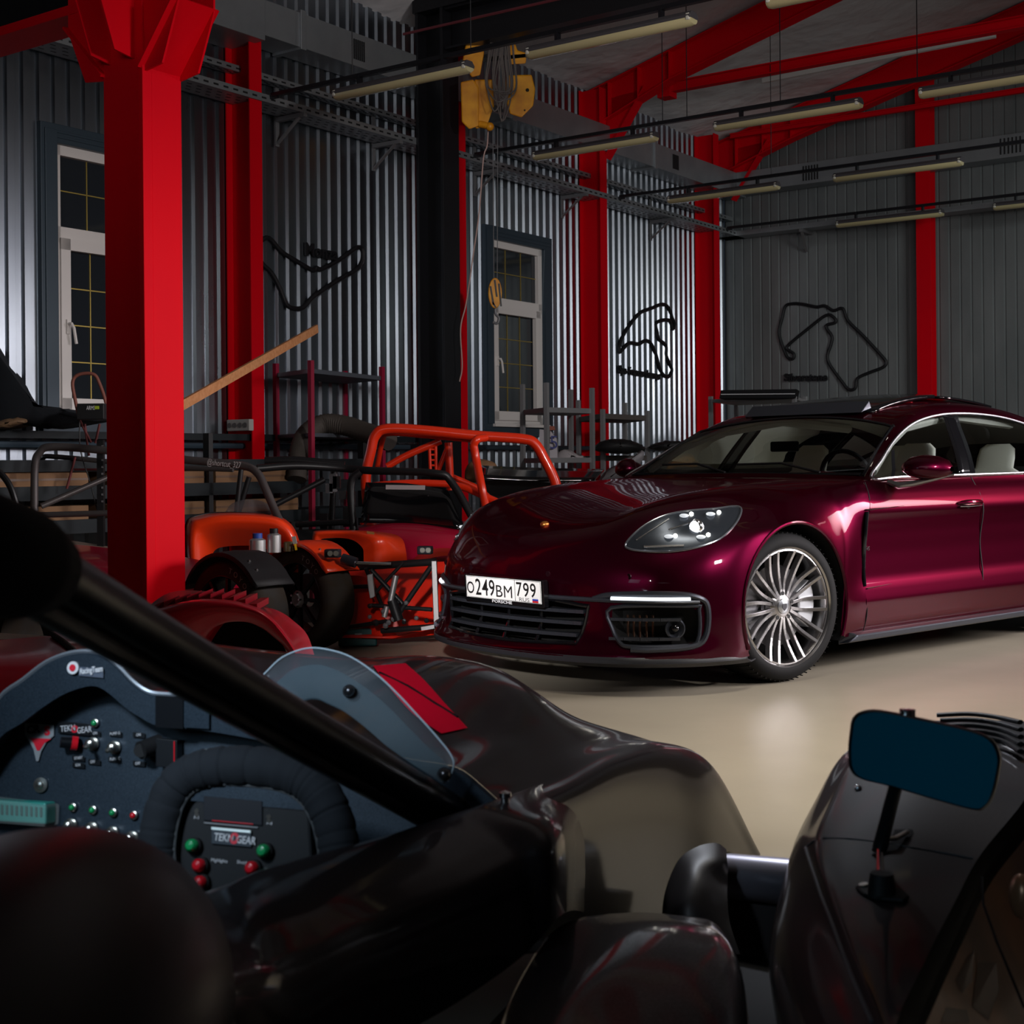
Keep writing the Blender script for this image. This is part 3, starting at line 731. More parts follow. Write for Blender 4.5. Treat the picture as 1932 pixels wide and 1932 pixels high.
DLO = [(-.735, .955), (-.90, 1.05), (-1.10, 1.155), (-1.30, 1.232), (-1.50, 1.278), (-1.75, 1.306), (-2.05, 1.312), (-2.35, 1.298), (-2.62, 1.262), (-2.88, 1.205), (-3.15, 1.12), (-3.35, 1.04), (-3.3, 1.0), (-2.9, .985), (-2.3, .968), (-1.6, .962), (-1.0, .958)]
def zone(f):
    i, j = f[0] // NV2, f[0] % NV2
    c = sum((fl2[k] for k in f), Vector()) / 4
    v = j / (NV2 - 1) * 6
    if v > 3.05 and inpoly(c.x, c.z, DLO):
        return 1
    head = -1.20 - .08 * (1 - (c.y / .7) ** 2)
    if c.x > head and v < 2.72 and c.x < -.735: return 2
    if -3.9 < c.x < -3.05 and v < 2.5: return 3
    return 0
zn = [zone(f) for f in fc2]
def gh(k, name, m, off=0, th=0):
    b = MB(); fs = [f for f, z in zip(fc2, zn) if z == k]
    b.add(fl2, fs); b.add(mirror(fl2), [tuple(reversed(f)) for f in fs])
    # drop loose verts
    used = sorted({i for f in b.f for i in f}); mp = {u: n for n, u in enumerate(used)}
    b.v = [b.v[u] for u in used]; b.f = [[mp[i] for i in f] for f in b.f]
    o = b.build(name, m, car, local=True, smooth=True, angle=180)
    if th: q = o.modifiers.new('s', 'SOLIDIFY'); q.thickness = th; q.offset = -1
    return o
gh(0, 'roof_and_pillars', M_PAINT); gh(3, 'rear_window', M_GLOSS)
gh(1, 'side_window', M_WG); gh(2, 'windshield', M_WG)
def near_roof(x, z):                      # point of the window side skin at (x, z)
    r = bvh_roof.ray_cast(Vector((x, 2, z)), Vector((0, -1, 0)))
    return r[0] if r[0] is not None else Vector((x, .88, z))
for sg in (1, -1):
    P = [near_roof(x, z) for x, z in DLO]; P = [Vector((p.x, (p.y + .002), p.z)) for p in P]
    P = [Vector((p.x, p.y * sg, p.z)) for p in cr(P, 6, closed=True)]
    b = MB(); b.tube(P, .0075, 6, closed=True); b.build('window_trim', mat('satin_chrome', (.55, .55, .58), 1, .25), car, local=True, smooth=True)
for sg in (1, -1):
    for q0, q1, q2, q3 in ((-1.547, -1.715, -1.700, -1.850), (-2.62, -2.70, -2.72, -2.80)):
        Gp = []
        for k in range(13):
            z = .965 + (1.300 - .965) * k / 12 if q0 > -2 else .985 + .25 * k / 12; u = k / 12; row = []
            for e in range(4):
                x = (q0 + (q2 - q0) * u) * (1 - e / 3) + (q1 + (q3 - q1) * u) * e / 3; p = near_roof(x, z); row.append(Vector((x, (p.y + .004) * sg, z)))
            Gp.append(row)
        b = MB(); b.grid(Gp); b.build('door_pillar', M_GLOSS, car, local=True, smooth=True, solid=.004)
    Gp = [[Vector((x, (near_roof(x, z).y + .003) * sg, z)) for x, z in ((xa, za), (xa - .03, za))] for xa, za in ((-.905, .962), (-.945, 1.0), (-.985, 1.05), (-1.02, 1.10))]
    b = MB(); b.grid(Gp); b.build('quarter_divider', M_GLOSS, car, local=True, smooth=True)
# windshield surround
b = MB(); P = []
for k in range(-12, 13):
    y = .70 * k / 12; x = -1.20 - .08 * (1 - (y / .7) ** 2); r = bvh_roof.ray_cast(Vector((x, abs(y), 3)), Vector((0, 0, -1)))
    P.append(Vector((x, y, r[0].z + .002)))
b.tube(P, .009, 6); b.build('header_seal', M_GLOSS, car, local=True, smooth=True)
for sg in (1, -1):
    P = []
    for i in range(0, NU2):
        q = Gr[i][int(2.72 / 6 * (NV2 - 1))]
        if -1.22 < q.x < -.735: P.append(Vector((q.x, q.y * sg, q.z + .002)))
    b = MB(); b.tube(P, .008, 6); b.build('windshield_seal', M_GLOSS, car, local=True, smooth=True)
# cowl, wipers
b = MB(); P = [Vector((-.735 - .01, .80 * k / 10, .972)) for k in range(-10, 11)]; b.tube(P, .014, 6); b.build('cowl', M_GLOSS, car, local=True, smooth=True)
for y0, y1 in ((.55, -.05), (-.1, -.62)):
    b = MB(); b.tube([(-.74, y0, .985), (-.80, (y0 + y1) / 2, 1.035), (-.79, y1, 1.03)], .007, 6); b.build('wiper', M_DARK, car, local=True)
# sunroof panel standing slightly open, and rear spoiler line
b = MB(); G2 = []
for i in range(9):
    x = -1.36 - .62 * i / 8
    G2.append([Vector((x, .46 * k / 8, (bvh_roof.ray_cast(Vector((x, abs(.46 * k / 8), 3)), Vector((0, 0, -1)))[0].z + .012 + .030 * i / 8))) for k in range(-8, 9)])
b.grid(G2); b.build('sunroof_panel', M_GLOSS, car, local=True, smooth=True, solid=.02)
b = MB(); b.prism([(-1.30, -.42, 1.315), (-1.38, -.42, 1.382), (-1.40, -.42, 1.34)], (0, .84, 0)); b.build('wind_deflector', M_TRIMG, car, local=True, bevel=.004)
b = MB(); G2 = []
for i in range(7):
    x = -2.10 - .55 * i / 6
    G2.append([Vector((x, .44 * k / 8, (bvh_roof.ray_cast(Vector((x, abs(.44 * k / 8), 3)), Vector((0, 0, -1)))[0].z + .020 + .015 * (1 - i / 6)))) for k in range(-8, 9)])
b.grid(G2); b.build('sunroof_panel', M_GLOSS, car, local=True, smooth=True, solid=.015)
b = MB(); b.sphere((-2.03, .22, 1.425), .02, 10, (1.6, 3, .8)); b.build('roof_marker', mat('red_lens', (.6, .01, .02), 0, .2), car, local=True, smooth=True)

# underbody and sills
b = MB(); b.frustum((-1.7, 0, .20), (2.1, 0, 0), (0, .62, 0), (0, 0, .04)); b.frustum((-1.5, 0, .19), (1.05, 0, 0), (0, .86, 0), (0, 0, .03)); b.build('underbody', M_DARK, car, local=True)
for sg in (1, -1):
    b = MB(); b.prism([(-.40, .90 * sg, .14), (-.40, .965 * sg, .155), (-.47, .975 * sg, .185), (-.43, .95 * sg, .20), (-.40, .90 * sg, .20)], (-2.14, 0, 0))
    b.build('side_sill', M_TRIMG, car, local=True, bevel=.006)
    # arch lips and wheel wells
    for xc in (0, RA):
        P = [Vector((xc + .392 * math.cos(a), .958 * sg if xc == 0 else .968 * sg, .366 + .392 * math.sin(a))) for a in [math.radians(-26 + 232 * k / 40) for k in range(41)]]
        b = MB(); b.tube(P, .010, 8); b.build('arch_lip', M_PAINT, car, local=True, smooth=True)
        Gw = [[Vector((xc + .392 * math.cos(a), y * sg, .366 + .392 * math.sin(a))) for y in (.955, .66)] for a in [math.radians(-30 + 240 * k / 30) for k in range(31)]]
        b = MB(); b.grid(Gw); b.add([Vector((xc + .392 * math.cos(a), .66 * sg, .366 + .392 * math.sin(a))) for a in [math.radians(-30 + 240 * k / 30) for k in range(31)]], [tuple(range(31))])
        b.build('wheel_well', M_DARK, car, local=True, smooth=True, angle=60)
# front lip
b = MB()
for sg in (1, -1):
    P = [Vector((p[0] + .012, p[1] * sg, .150)) for p in NOSE[0]]
    Gl = [[p + Vector((0, 0, .03)), p, p + Vector((-.05, -.02 * sg, -.022)), p + Vector((-.12, -.05 * sg, -.02))] for p in cr(P, 5)]
    b.grid(Gl)
b.build('chin_spoiler', mat('chin_black', (.02, .02, .024), 0, .45), car, local=True, smooth=True, solid=.006)

# panel gaps
def seam(pts, name='panel_gap', w=.0035, m=None, off=.0012, both=True, parent=None, flat=1):
    P = [p for p in pts if p is not None]
    for sg in ((1, -1) if both else (1,)):
        b = MB(); b.tube([Vector((p.x, p.y * sg, p.z)) for p in P], w, 6, flat=flat); b.build(name, m or mat('gap_black', (.002, .002, .003), 0, .7), parent or car, local=True, smooth=True)
def sidept(x, z):
    r = bvh_side.ray_cast(Vector((x, 2, z)), Vector((0, -1, 0))); q = bvh_roof.ray_cast(Vector((x, 2, z)), Vector((0, -1, 0)))
    return r[0] if r[0] is not None else (q[0] if q[0] is not None else Vector((x, .95, z)))
seam(cr([sidept(x, z) for x, z in ((-.665, .935), (-.625, .86), (-.592, .78), (-.580, .70), (-.576, .5), (-.574, .3), (-.572, .19))], 5))
seam(cr([sidept(x, z) for x, z in ((-1.675, .95), (-1.66, .80), (-1.655, .6), (-1.66, .4), (-1.66, .19))], 5))
seam(cr([sidept(x, z) for x, z in ((-2.95, .96), (-2.72, .85), (-2.52, .66), (-2.42, .4), (-2.40, .19))], 5))
# bonnet gap, over the fender and across the nose
HG = [Gq for Gq in [hit(*p, .001) for p in ((1585, 925), (1500, 940), (1400, 953), (1320, 960), (1240, 975), (1200, 1000), (1180, 1024))] if Gq is not None]
# door vent strip
for sg in (1, -1):
    b = MB(); P = [sidept(-.592, .79), sidept(-.580, .70), sidept(-.578, .55), sidept(-.575, .42)]
    b.tube([Vector((p.x + .012, (p.y + .002) * sg, p.z)) for p in cr(P, 4)], .011, 6, flat=.5); b.build('air_outlet', M_GLOSS, car, local=True, smooth=True)
    b = MB(); P = [sidept(x, z) for x, z in ((-.575, .800), (-.64, .803), (-.75, .806), (-.90, .812))]
    b.tube([Vector((p.x, (p.y + .001) * sg, p.z)) for p in cr(P, 4)], [.011] * 5 + [.009] * 3 + [.006] * 3 + [.002] * 2, 6, flat=.4); b.build('outlet_blade', mat('satin_chrome'), car, local=True, smooth=True)
    b = MB(); P = [sidept(x, z) for x, z in ((-.575, .408), (-.66, .412), (-.80, .418))]
    b.tube([Vector((p.x, (p.y + .001) * sg, p.z)) for p in cr(P, 4)], [.009, .009, .008, .007, .006, .005, .004, .003, .001], 6, flat=.4); b.build('outlet_blade', mat('satin_chrome'), car, local=True, smooth=True)
    q = sidept(-.60, .605); b = text_mb('4S', .028, plane_M(Vector((q.x + .014, (q.y + .006) * sg, q.z)), (-sg, 0, 0), (0, sg, 0)), .002); b.build('badge', M_CHROME, car, local=True, normals=False)
# door handles
for sg in (1, -1):
    for xh in (-1.40, -2.42):
        q = sidept(xh - .11, .815)
        b = MB(); b.tube([Vector((xh - .24 * k / 8, (q.y + .004 + .028 * math.sin(PI * k / 8)) * sg, .812 + .004 * math.sin(PI * k / 8))) for k in range(9)], [.006, .018, .022, .022, .022, .022, .021, .018, .006], 10, flat=.7)
        h = b.build('door_handle', M_PAINT, car, local=True, smooth=True)
        WM[h.name] = CM
        b = MB(); b.tube([Vector((xh - .01 - .22 * k / 8, (q.y + .012 + .026 * math.sin(PI * k / 8)) * sg, .795)) for k in range(9)], .006, 6, flat=.6); b.build('handle_trim', mat('satin_chrome'), h, local=True, smooth=True)
        b = MB(); b.sphere((xh - .115, (q.y - .006) * sg, .80), .075, 16, (1, .12, .42)); b.build('handle_recess', mat('recess_paint', (.02, .002, .006), .3, .4), h, local=True, smooth=True)
# mirrors
for sg in (1, -1):
    root = MB()
    prof = [(0, .0, .0), (.02, .045, .035), (.06, .075, .062), (.12, .088, .072), (.19, .082, .066), (.24, .06, .048), (.265, .02, .015)]
    Gm = []
    for d, rx, rz in prof:
        c = Vector((-.90 - d * .42, (.955 + d * .80) * sg, 1.005 - d * .03))
        Gm.append([c + Vector((math.cos(2 * PI * k / 20) * rx * (1.25 if math.cos(2 * PI * k / 20) > 0 else .55), 0, math.sin(2 * PI * k / 20) * rz * (1.0 if math.sin(2 * PI * k / 20) > 0 else .75))) for k in range(20)])
    root.grid(Gm, closed=True)
    mo = root.build('door_mirror', M_PAINT, car, local=True, smooth=True, angle=60); WM[mo.name] = CM
    b = MB(); b.tube([Vector((-.86, .885 * sg, .935)), Vector((-.88, .94 * sg, .915)), Vector((-.91, 1.00 * sg, .925)), Vector((-.97, 1.09 * sg, .950)), Vector((-1.02, 1.17 * sg, .972))], [.022, .030, .028, .022, .008], 10, flat=.6); b.build('mirror_foot', mat('satin_chrome_dark', (.30, .30, .30), .9, .25), mo, local=True, smooth=True)
    b = MB(); b.sphere((-.985, 1.065 * sg, 1.0), .085, 20, (.10, 1.15, .66)); b.build('mirror_glass', M_CHROME, mo, local=True, smooth=True)

# ------------------------------------------------ wheels
def make_wheel(xc, sg, steer):
    yaw = Matrix.Translation((xc, .79 * sg, .358)) @ Matrix.Rotation(steer, 4, 'Z') @ Matrix.Rotation(0 if sg > 0 else PI, 4, 'Z')
    def X(v): return yaw @ Vector(v)
    R = .358
    b = MB(); pr = [(-.125, .262), (-.135, .275), (-.14, .30), (-.13, .335), (-.10, .352), (-.05, .358), (.05, .358), (.10, .352), (.125, .338), (.138, .31), (.136, .285), (.125, .272), (.0, .262)]
    b.lathe((0, 0, 0), (0, 1, 0), pr, 72, closed=True); b.v = [X(v) for v in b.v]
    t = b.build('wheel', M_TYRE, car, local=True, smooth=True, angle=40); WM[t.name] = CM
    b = MB()
    for k in range(72):
        a = 2 * PI * k / 72
        for (y0, y1) in ((.025, .118), (-.118, -.025)):
            P = [Vector((math.cos(a + e) * r, y, math.sin(a + e) * r)) for y, e, r in ((y0, 0, .3585), (y1, .04 if y0 > 0 else -.04, .351 if y0 > 0 else .3585))]
            b.bar(P[0], P[1], .004, .004, up=(math.cos(a), 0, math.sin(a)))
    b.v = [X(v) for v in b.v]; g = b.build('tread_groove', mat('groove', (.002, .002, .002), 0, .9), t, local=True); tag(g, kind='stuff')
    b = MB(); b.lathe((0, 0, 0), (0, 1, 0), [(.126, .2745), (.136, .284), (.132, .279), (.118, .268), (.02, .262), (-.13, .262), (-.13, .255), (.02, .256), (.115, .259), (.128, .266)], 72, closed=True); b.v = [X(v) for v in b.v]
    rm = b.build('rim', M_RIM, t, local=True, smooth=True, angle=30)
    for p in range(10):
        a0 = 2 * PI * (p + .5) / 10 + PI / 2; b = MB()
        for e in (-1, 1):
            path = []
            for k in range(9):
                s = k / 8; r = .052 + .216 * s; wv = e * (.011 + .0145 * math.sin(min(1, s * 1.6) * PI / 2) + .003 * s)
                y = .095 + .030 * s ** 1.4 + (-.012 * math.sin(s * PI))
                path.append(Vector((math.cos(a0) * r - math.sin(a0) * wv, y, math.sin(a0) * r + math.cos(a0) * wv)))
            b.mi = 0
            for u, v in zip(path, path[1:]): b.bar(u - Vector((0, .012, 0)), v - Vector((0, .012, 0)), .016, .026, up=(0, 1, 0))
            b.mi = 1
            for u, v in zip(path, path[1:]): b.bar(u + Vector((0, .0025, 0)), v + Vector((0, .0025, 0)), .013, .004, up=(0, 1, 0))
        b.v = [X(v) for v in b.v]; b.build('spoke', [M_RIMD, M_RIM], t, local=True)
    b = MB(); b.lathe((0, 0, 0), (0, 1, 0), [(.04, .085), (.085, .07), (.098, .052), (.10, .036), (.096, .034)], 40); b.v = [X(v) for v in b.v]; b.build('hub', M_RIM, t, local=True, smooth=True)
    b = MB(); b.lathe((0, 0, 0), (0, 1, 0), [(.09, .036), (.104, .035), (.108, .025), (.109, .0001)], 30); b.v = [X(v) for v in b.v]; b.build('centre_cap', mat('cap_silver', (.55, .58, .62), .9, .25), t, local=True, smooth=True)
    b = MB()
    b.prism([Vector((x, .1095, z)) for x, z in ((-.014, .014), (.014, .014), (.014, -.006), (0, -.020), (-.014, -.006))], (0, .001, 0)); b.v = [X(v) for v in b.v]; b.build('crest', mat('crest_dark', (.08, .08, .09), .5, .4), t, local=True)
    for k in range(5):
        a = 2 * PI * k / 5 + .3; b = MB(); c = Vector((math.cos(a) * .062, 0, math.sin(a) * .062)); b.cyl(c + Vector((0, .07, 0)), c + Vector((0, .1, 0)), .010, 10); b.v = [X(v) for v in b.v]; b.build('wheel_bolt', M_DARK, t, local=True)
    b = MB(); b.lathe((0, 0, 0), (0, 1, 0), [(.02, .195), (.045, .195), (.045, .09), (.06, .085), (.06, .001)], 56); b.v = [X(v) for v in b.v]; b.build('brake_disc', mat('disc_steel', (.22, .22, .23), 1, .35), t, local=True, smooth=True, angle=30)
    b = MB(); A = [PI - .55 + 1.1 * k / 8 for k in range(9)]
    b.prism([Vector((math.cos(a) * .225, .01, math.sin(a) * .225)) for a in A] + [Vector((math.cos(a) * .12, .01, math.sin(a) * .12)) for a in reversed(A)], (0, .075, 0)); b.v = [X(v) for v in b.v]; b.build('brake_caliper', mat('caliper_silver', (.55, .57, .60), .6, .4), t, local=True, bevel=.008)
    b = MB(); b.lathe((0, 0, 0), (0, 1, 0), [(-.10, .001), (-.10, .255), (-.09, .255), (-.09, .001)], 40); b.v = [X(v) for v in b.v]; b.build('inner_shield', M_DARK, t, local=True)
make_wheel(0, 1, math.radians(-7)); make_wheel(0, -1, math.radians(-7)); make_wheel(RA, 1, 0); make_wheel(RA, -1, 0)

# ------------------------------------------------ front face
def fpt(y, z, off=0):                     # skin point seen from the front
    r = bvh_front.ray_cast(Vector((3, y, z)), Vector((-1, 0, 0)))
    q = r[0] if r[0] is not None else Vector((.8, y, z)); n = r[1] if r[0] is not None else Vector((1, 0, 0))
    if n.x < 0: n = -n
    return q + n * off
def frim(poly, w, name, m, sg=1, off=.002, parent=None, n=4):
    P = [fpt(y, z, off) for y, z in [(q.x, q.y) for q in cr([Vector((y, z, 0)) for y, z in poly], n, closed=True)]]
    b = MB(); b.tube([Vector((p.x, p.y * sg, p.z)) for p in P], w, 8, closed=True, flat=1); return b.build(name, m, parent or car, local=True, smooth=True)
frim(LOWER, .009, 'grille_surround', M_GLOSS)
b = MB(); b.box((.84, 0, .32), .02, 1.0, .26); b.box((.80, 0, .22), .2, .9, .01); b.box((.80, 0, .43), .2, .9, .01); b.build('grille_backing', mat('deep_black', (.003, .003, .003), 0, .8), car, local=True)
for z, hw in ((.372, .48), (.320, .47), (.268, .45)):
    b = MB(); P = [fpt(hw * k / 12, z, -.012) for k in range(-12, 13)]
    for u, v in zip(P, P[1:]): b.bar(u, v, .05, .016)
    b.build('grille_slat', M_TRIMG, car, local=True)
for y in (-.22, 0, .22):
    b = MB(); P = [fpt(y, z, -.03) for z in (.22, .30, .41)]; b.tube(P, .008, 6); b.build('grille_strut', M_GLOSS, car, local=True)
# upper blade above the grille
b = MB(); P = [fpt(.92 * k / 20 * .96, .432 - .01 * (abs(k) / 20) ** 2, .006) for k in range(-20, 21)]
b.tube(P, .020, 8, flat=.55); b.build('bumper_blade', M_TRIMG, car, local=True, smooth=True)
for sg in (1, -1):
    frim(SIDE, .010, 'intake_surround', M_TRIMG, sg)
    b = MB(); Pb = [Vector((p.x - .07, p.y * sg, p.z)) for p in [fpt(y, z) for y, z in SIDE]]; b.add(Pb, [tuple(range(len(Pb)))])
    b.grid([[Vector((p.x, p.y * sg, p.z)), Vector((p.x - .07, p.y * sg, p.z))] for p in [fpt(y, z) for y, z in SIDE + SIDE[:1]]])
    ib = b.build('intake_backing', mat('deep_black'), car, local=True)
    for z in (.345, .26):
        b = MB(); P = [fpt(y, z, -.004) for y in (.60, .66, .72, .78, .84)]
        for u, v in zip(P, P[1:]): b.bar(Vector((u.x, u.y * sg, u.z)), Vector((v.x, v.y * sg, v.z)), .03, .013)
        b.build('intake_slat', M_TRIMG, car, local=True)
    b = MB()
    for y in (.66, .685, .71, .735, .76): p = fpt(y, .30, -.055); b.box((p.x, p.y * sg, .30), .006, .008, .12)
    b.build('cooler_fin', mat('fin_copper', (.22, .12, .08), .6, .5), car, local=True)
    c = fpt(.825, .305, -.004); ax = Vector((.55, .84 * sg, 0)); c.y *= sg
    b = MB(); b.lathe(c - ax * .02, ax, [(0, .040), (.016, .046), (.024, .046), (.026, .040), (.015, .030), (.0, .0001)], 28); fo = b.build('sensor_pod', M_TRIMG, car, local=True, smooth=True, angle=35); WM[fo.name] = CM
    b = MB(); b.sphere(c, .020, 14); b.build('sensor_lens', M_GLOSS, fo, local=True, smooth=True)
    # daytime running light bar
    P = [fpt(.60 + .26 * k / 10, .437 - .002 * k / 10, .016) for k in range(11)]
    b = MB(); b.tube([Vector((p.x, p.y * sg, p.z)) for p in P], .011, 8, flat=.8); b.build('light_bar', mat('light_bar', (.85, .9, .95), 0, .3, emit=(.85, .93, 1), estr=1.1), car, local=True, smooth=True)
    P = [fpt(y, z, .004) for y, z in [(q.x, q.y) for q in cr([Vector(v) for v in ((.52, .430, 0), (.60, .452, 0), (.80, .458, 0), (.882, .44, 0), (.905, .39, 0), (.902, .27, 0), (.875, .225, 0), (.78, .212, 0), (.70, .212, 0))], 5)]]
    b = MB(); b.tube([Vector((p.x, p.y * sg, p.z)) for p in P], .014, 8); b.build('light_bar_hood', M_TRIMG, car, local=True, smooth=True)
# licence plate
pc = fpt(0, .462, 0); nrm = Vector((1, 0, -.06)).normalized()
PM = plane_M(Vector((1.022, .028, .448)), (0, 1, 0), nrm) @ Matrix.Diagonal((1.05, 1.0, 1, 1))
b = MB(); q = [(-.268, -.066), (.268, -.066), (.272, -.06), (.272, .058), (.268, .062), (-.268, .062), (-.272, .058), (-.272, -.06)]
b.prism([PM @ Vector((x, y, -.03)) for x, y in q], PM.to_3x3() @ Vector((0, 0, .031))); lp = b.build('licence_plate', M_GLOSS, car, local=True, bevel=.002); WM[lp.name] = CM
b = MB(); b.prism([PM @ Vector((x, y, .001)) for x, y in ((-.258, -.048), (.258, -.048), (.258, .056), (-.258, .056))], PM.to_3x3() @ Vector((0, 0, .0015))); b.build('plate_face', mat('plate_white', (.92, .92, .90), 0, .35), lp, local=True)
def text_fit(body, M, x0, x1, y0, y1, depth=.0006, bold=0):      # lettering scaled to fill a rectangle
    t = text_mb(body, 1, Matrix.Identity(4), 0, bold=bold)
    a0 = min(v.x for v in t.v); a1 = max(v.x for v in t.v); c0 = min(v.y for v in t.v); c1 = max(v.y for v in t.v)
    o = MB(); top = [M @ Vector((x0 + (v.x - a0) / (a1 - a0) * (x1 - x0), y0 + (v.y - c0) / (c1 - c0) * (y1 - y0), depth)) for v in t.v]
    o.add(top, [tuple(f) for f in t.f]); return o
M_INK = mat('plate_ink', (.01, .01, .01), 0, .5)
PT = PM @ Matrix.Translation((0, 0, .0030))
for body, x0, x1, y0, y1 in (('O', -.252, -.200, -.030, .028), ('2', -.190, -.150, -.034, .045), ('4', -.143, -.100, -.034, .045), ('9', -.094, -.054, -.034, .045), ('B', -.044, .000, -.034, .022), ('M', .010, .066, -.034, .022),
                             ('7', .096, .134, -.022, .045), ('9', .142, .180, -.022, .045), ('9', .188, .226, -.022, .045), ('RUS', .112, .180, -.044, -.026)):
    text_fit(body, PT, x0, x1, y0, y1, bold=.008 if body in '2479O' else 0).build('plate_character', M_INK, lp, local=True, normals=False)
b = MB()
for x0, x1, y0, y1 in ((.084, .0865, -.046, .054), (-.255, .255, .0525, .054), (-.255, .255, -.0465, -.045), (-.256, -.2545, -.046, .054), (.2545, .256, -.046, .054)):
    b.prism([PM @ Vector((x, y, .0028)) for x, y in ((x0, y0), (x1, y0), (x1, y1), (x0, y1))], PM.to_3x3() @ Vector((0, 0, .0005)))
b.build('plate_border', M_INK, lp, local=True)
for k, (c, cc) in enumerate((((.8, .8, .8), 'w'), ((.02, .05, .4), 'b'), ((.6, .02, .02), 'r'))):
    y1 = -.019 - k * .0085; b = MB(); b.prism([PM @ Vector((x, y, .0028)) for x, y in ((.200, y1 - .0085), (.238, y1 - .0085), (.238, y1), (.200, y1))], PM.to_3x3() @ Vector((0, 0, .0006)))
    b.build('flag_band', mat('flag_' + cc, c, 0, .4), lp, local=True)
text_mb('PORSCHE', .020, PM @ Matrix.Translation((-.01, -.0575, .0016)) @ Matrix.Diagonal((1.6, .9, 1, 1)), .0006, align='CENTER', bold=.0006).build('frame_lettering', mat('letter_white', (.6, .6, .62), 0, .4), lp, local=True, normals=False)
# parking sensors, towing dots
for y in (-.66, -.28, .28, .66):
    p = fpt(y, .535, .001); b = MB(); b.lathe(p - Vector((.004, 0, 0)), (1, 0, 0), [(0, .013), (.006, .013), (.006, .010), (.004, .0001)], 18); b.build('parking_sensor', mat('sensor_rim', (.02, .004, .008), .5, .4), car, local=True, smooth=True)
# bonnet crest
em = hit(1028, 990, .002); b = MB(); b.sphere(em, .030, 16, (.8, .75, .55)); b.build('bonnet_badge', mat('badge_gold', (.75, .35, .08), .9, .3, noise=(60, (.5, .05, .02), .05, (1, 1, 1))), car, local=True, smooth=True)

# ------------------------------------------------ headlights: outline traced on the skin
def patch(poly, off, n=24):               # fill an outline with a grid of skin points
    c = (sum(p[0] for p in poly) / len(poly), sum(p[1] for p in poly) / len(poly))
    P = [(q.x, q.y) for q in cr([Vector((x, y, 0)) for x, y in poly], 5, closed=True)]
    rings = []
    for k in range(n + 1):
        s = k / n; rings.append([hit(c[0] + (x - c[0]) * s, c[1] + (y - c[1]) * s, off) for x, y in P])
    return rings
HL = [(1180, 1028), (1196, 1008), (1222, 988), (1258, 972), (1300, 964), (1350, 960), (1384, 956), (1398, 960), (1394, 978), (1378, 1000), (1352, 1020), (1310, 1034), (1262, 1041), (1215, 1040), (1188, 1036)]
R0 = patch(HL, .002, 10)
for sg in (1, -1):
    def Mi_(r): return [[Vector((p.x, p.y * sg, p.z)) for p in q] for q in r]
    b = MB(); b.grid(Mi_(R0), closed=True)
    hl = b.build('headlight', mat('headlight_interior', (.05, .06, .075), .6, .25), car, local=True, smooth=True); WM[hl.name] = CM
    b = MB(); b.tube([Vector((p.x, p.y * sg, p.z)) for p in R0[-1]], .0055, 8, closed=True); b.build('headlight_rim', mat('rim_glaze', (.25, .27, .30), .8, .2), hl, local=True, smooth=True)
    for (a, c, r_) in (((1200, 1020), (1262, 980), .004), ((1215, 1032), (1290, 1030), .006), ((1262, 1000), (1310, 985), .004)):
        P = [hit(a[0] + (c[0] - a[0]) * k / 5, a[1] + (c[1] - a[1]) * k / 5, .004) for k in range(6)]
        b = MB(); b.tube([Vector((p.x, p.y * sg, p.z)) for p in P], r_, 6); b.build('reflector_fin', M_CHROME, hl, local=True, smooth=True)
    def lampdot(px, py, r, name, m, sc=(1, 1, 1)):
        p = hit(px, py, .004); b = MB(); b.sphere((p.x, p.y * sg, p.z), r, 14, sc); return b.build(name, m, hl, local=True, smooth=True)
    ML = mat('led_white', (1, 1, 1), 0, .3, emit=(1, .95, .82), estr=14); MP = mat('projector_glow', (.9, .92, .95), 0, .2, emit=(.95, .96, 1), estr=1.6)
    lampdot(1314, 996, .034, 'projector_lens', MP); lampdot(1314, 996, .041, 'projector_ring', M_CHROME, (.6, .9, .95))
    for px, py in ((1304, 971), (1356, 968), (1274, 1012), (1336, 1010)): lampdot(px, py, .010, 'led', ML)
    for px, py in ((1290, 974), (1340, 971), (1262, 1013), (1322, 1014)): lampdot(px, py, .014, 'led_bowl', mat('led_bowl', (.8, .85, .9), .5, .2, emit=(.9, .95, 1), estr=.6), (1.6, 1.6, .7))

# ------------------------------------------------ interior
root = car
b = MB(); b.box((-1.9, 0, .42), 2.4, 1.5, .05); b.build('cabin_floor', M_DARK, root, local=True)
b = MB(); Gd = []
for i in range(7):
    x, z = ((-.76, .90), (-.85, .945), (-.98, .955), (-1.10, .93), (-1.16, .86), (-1.17, .74), (-1.1, .6))[i]
    Gd.append([Vector((x, y, z + (.035 * math.exp(-((y - .37) / .2) ** 2) if 1 < i < 5 else 0))) for y in [.80 * k / 12 for k in range(-12, 13)]])
b.grid(Gd); b.build('dashboard', mat('dash_claret', (.14, .006, .015), 0, .5), root, local=True, smooth=True)
def seat(x, y, z0=.45, hgt=1.0):
    b = MB()
    G_ = []
    for x_, z_, wd, th in ((0, 0, .24, .06), (-.02, .2, .25, .07), (-.06, .38, .25, .065), (-.11, .52, .22, .055), (-.13, .58, .13, .045), (-.15, .66, .13, .05), (-.17, .74, .12, .045), (-.18, .78, .08, .02)):
        c = Vector((x + x_, y, z0 + .1 + z_ * hgt)); G_.append([c + Vector((math.cos(2 * PI * k / 16) * th, math.sin(2 * PI * k / 16) * wd, 0)) for k in range(16)])
    b.grid(G_, closed=True); b.box((x + .24, y, z0 + .06), .5, .5, .14)
    b.build('car_seat', M_CREAM, root, local=True, smooth=True, angle=60)
for y in (.38, -.38): seat(-1.75, y, .42, .80); seat(-2.65, y, .45, .76)
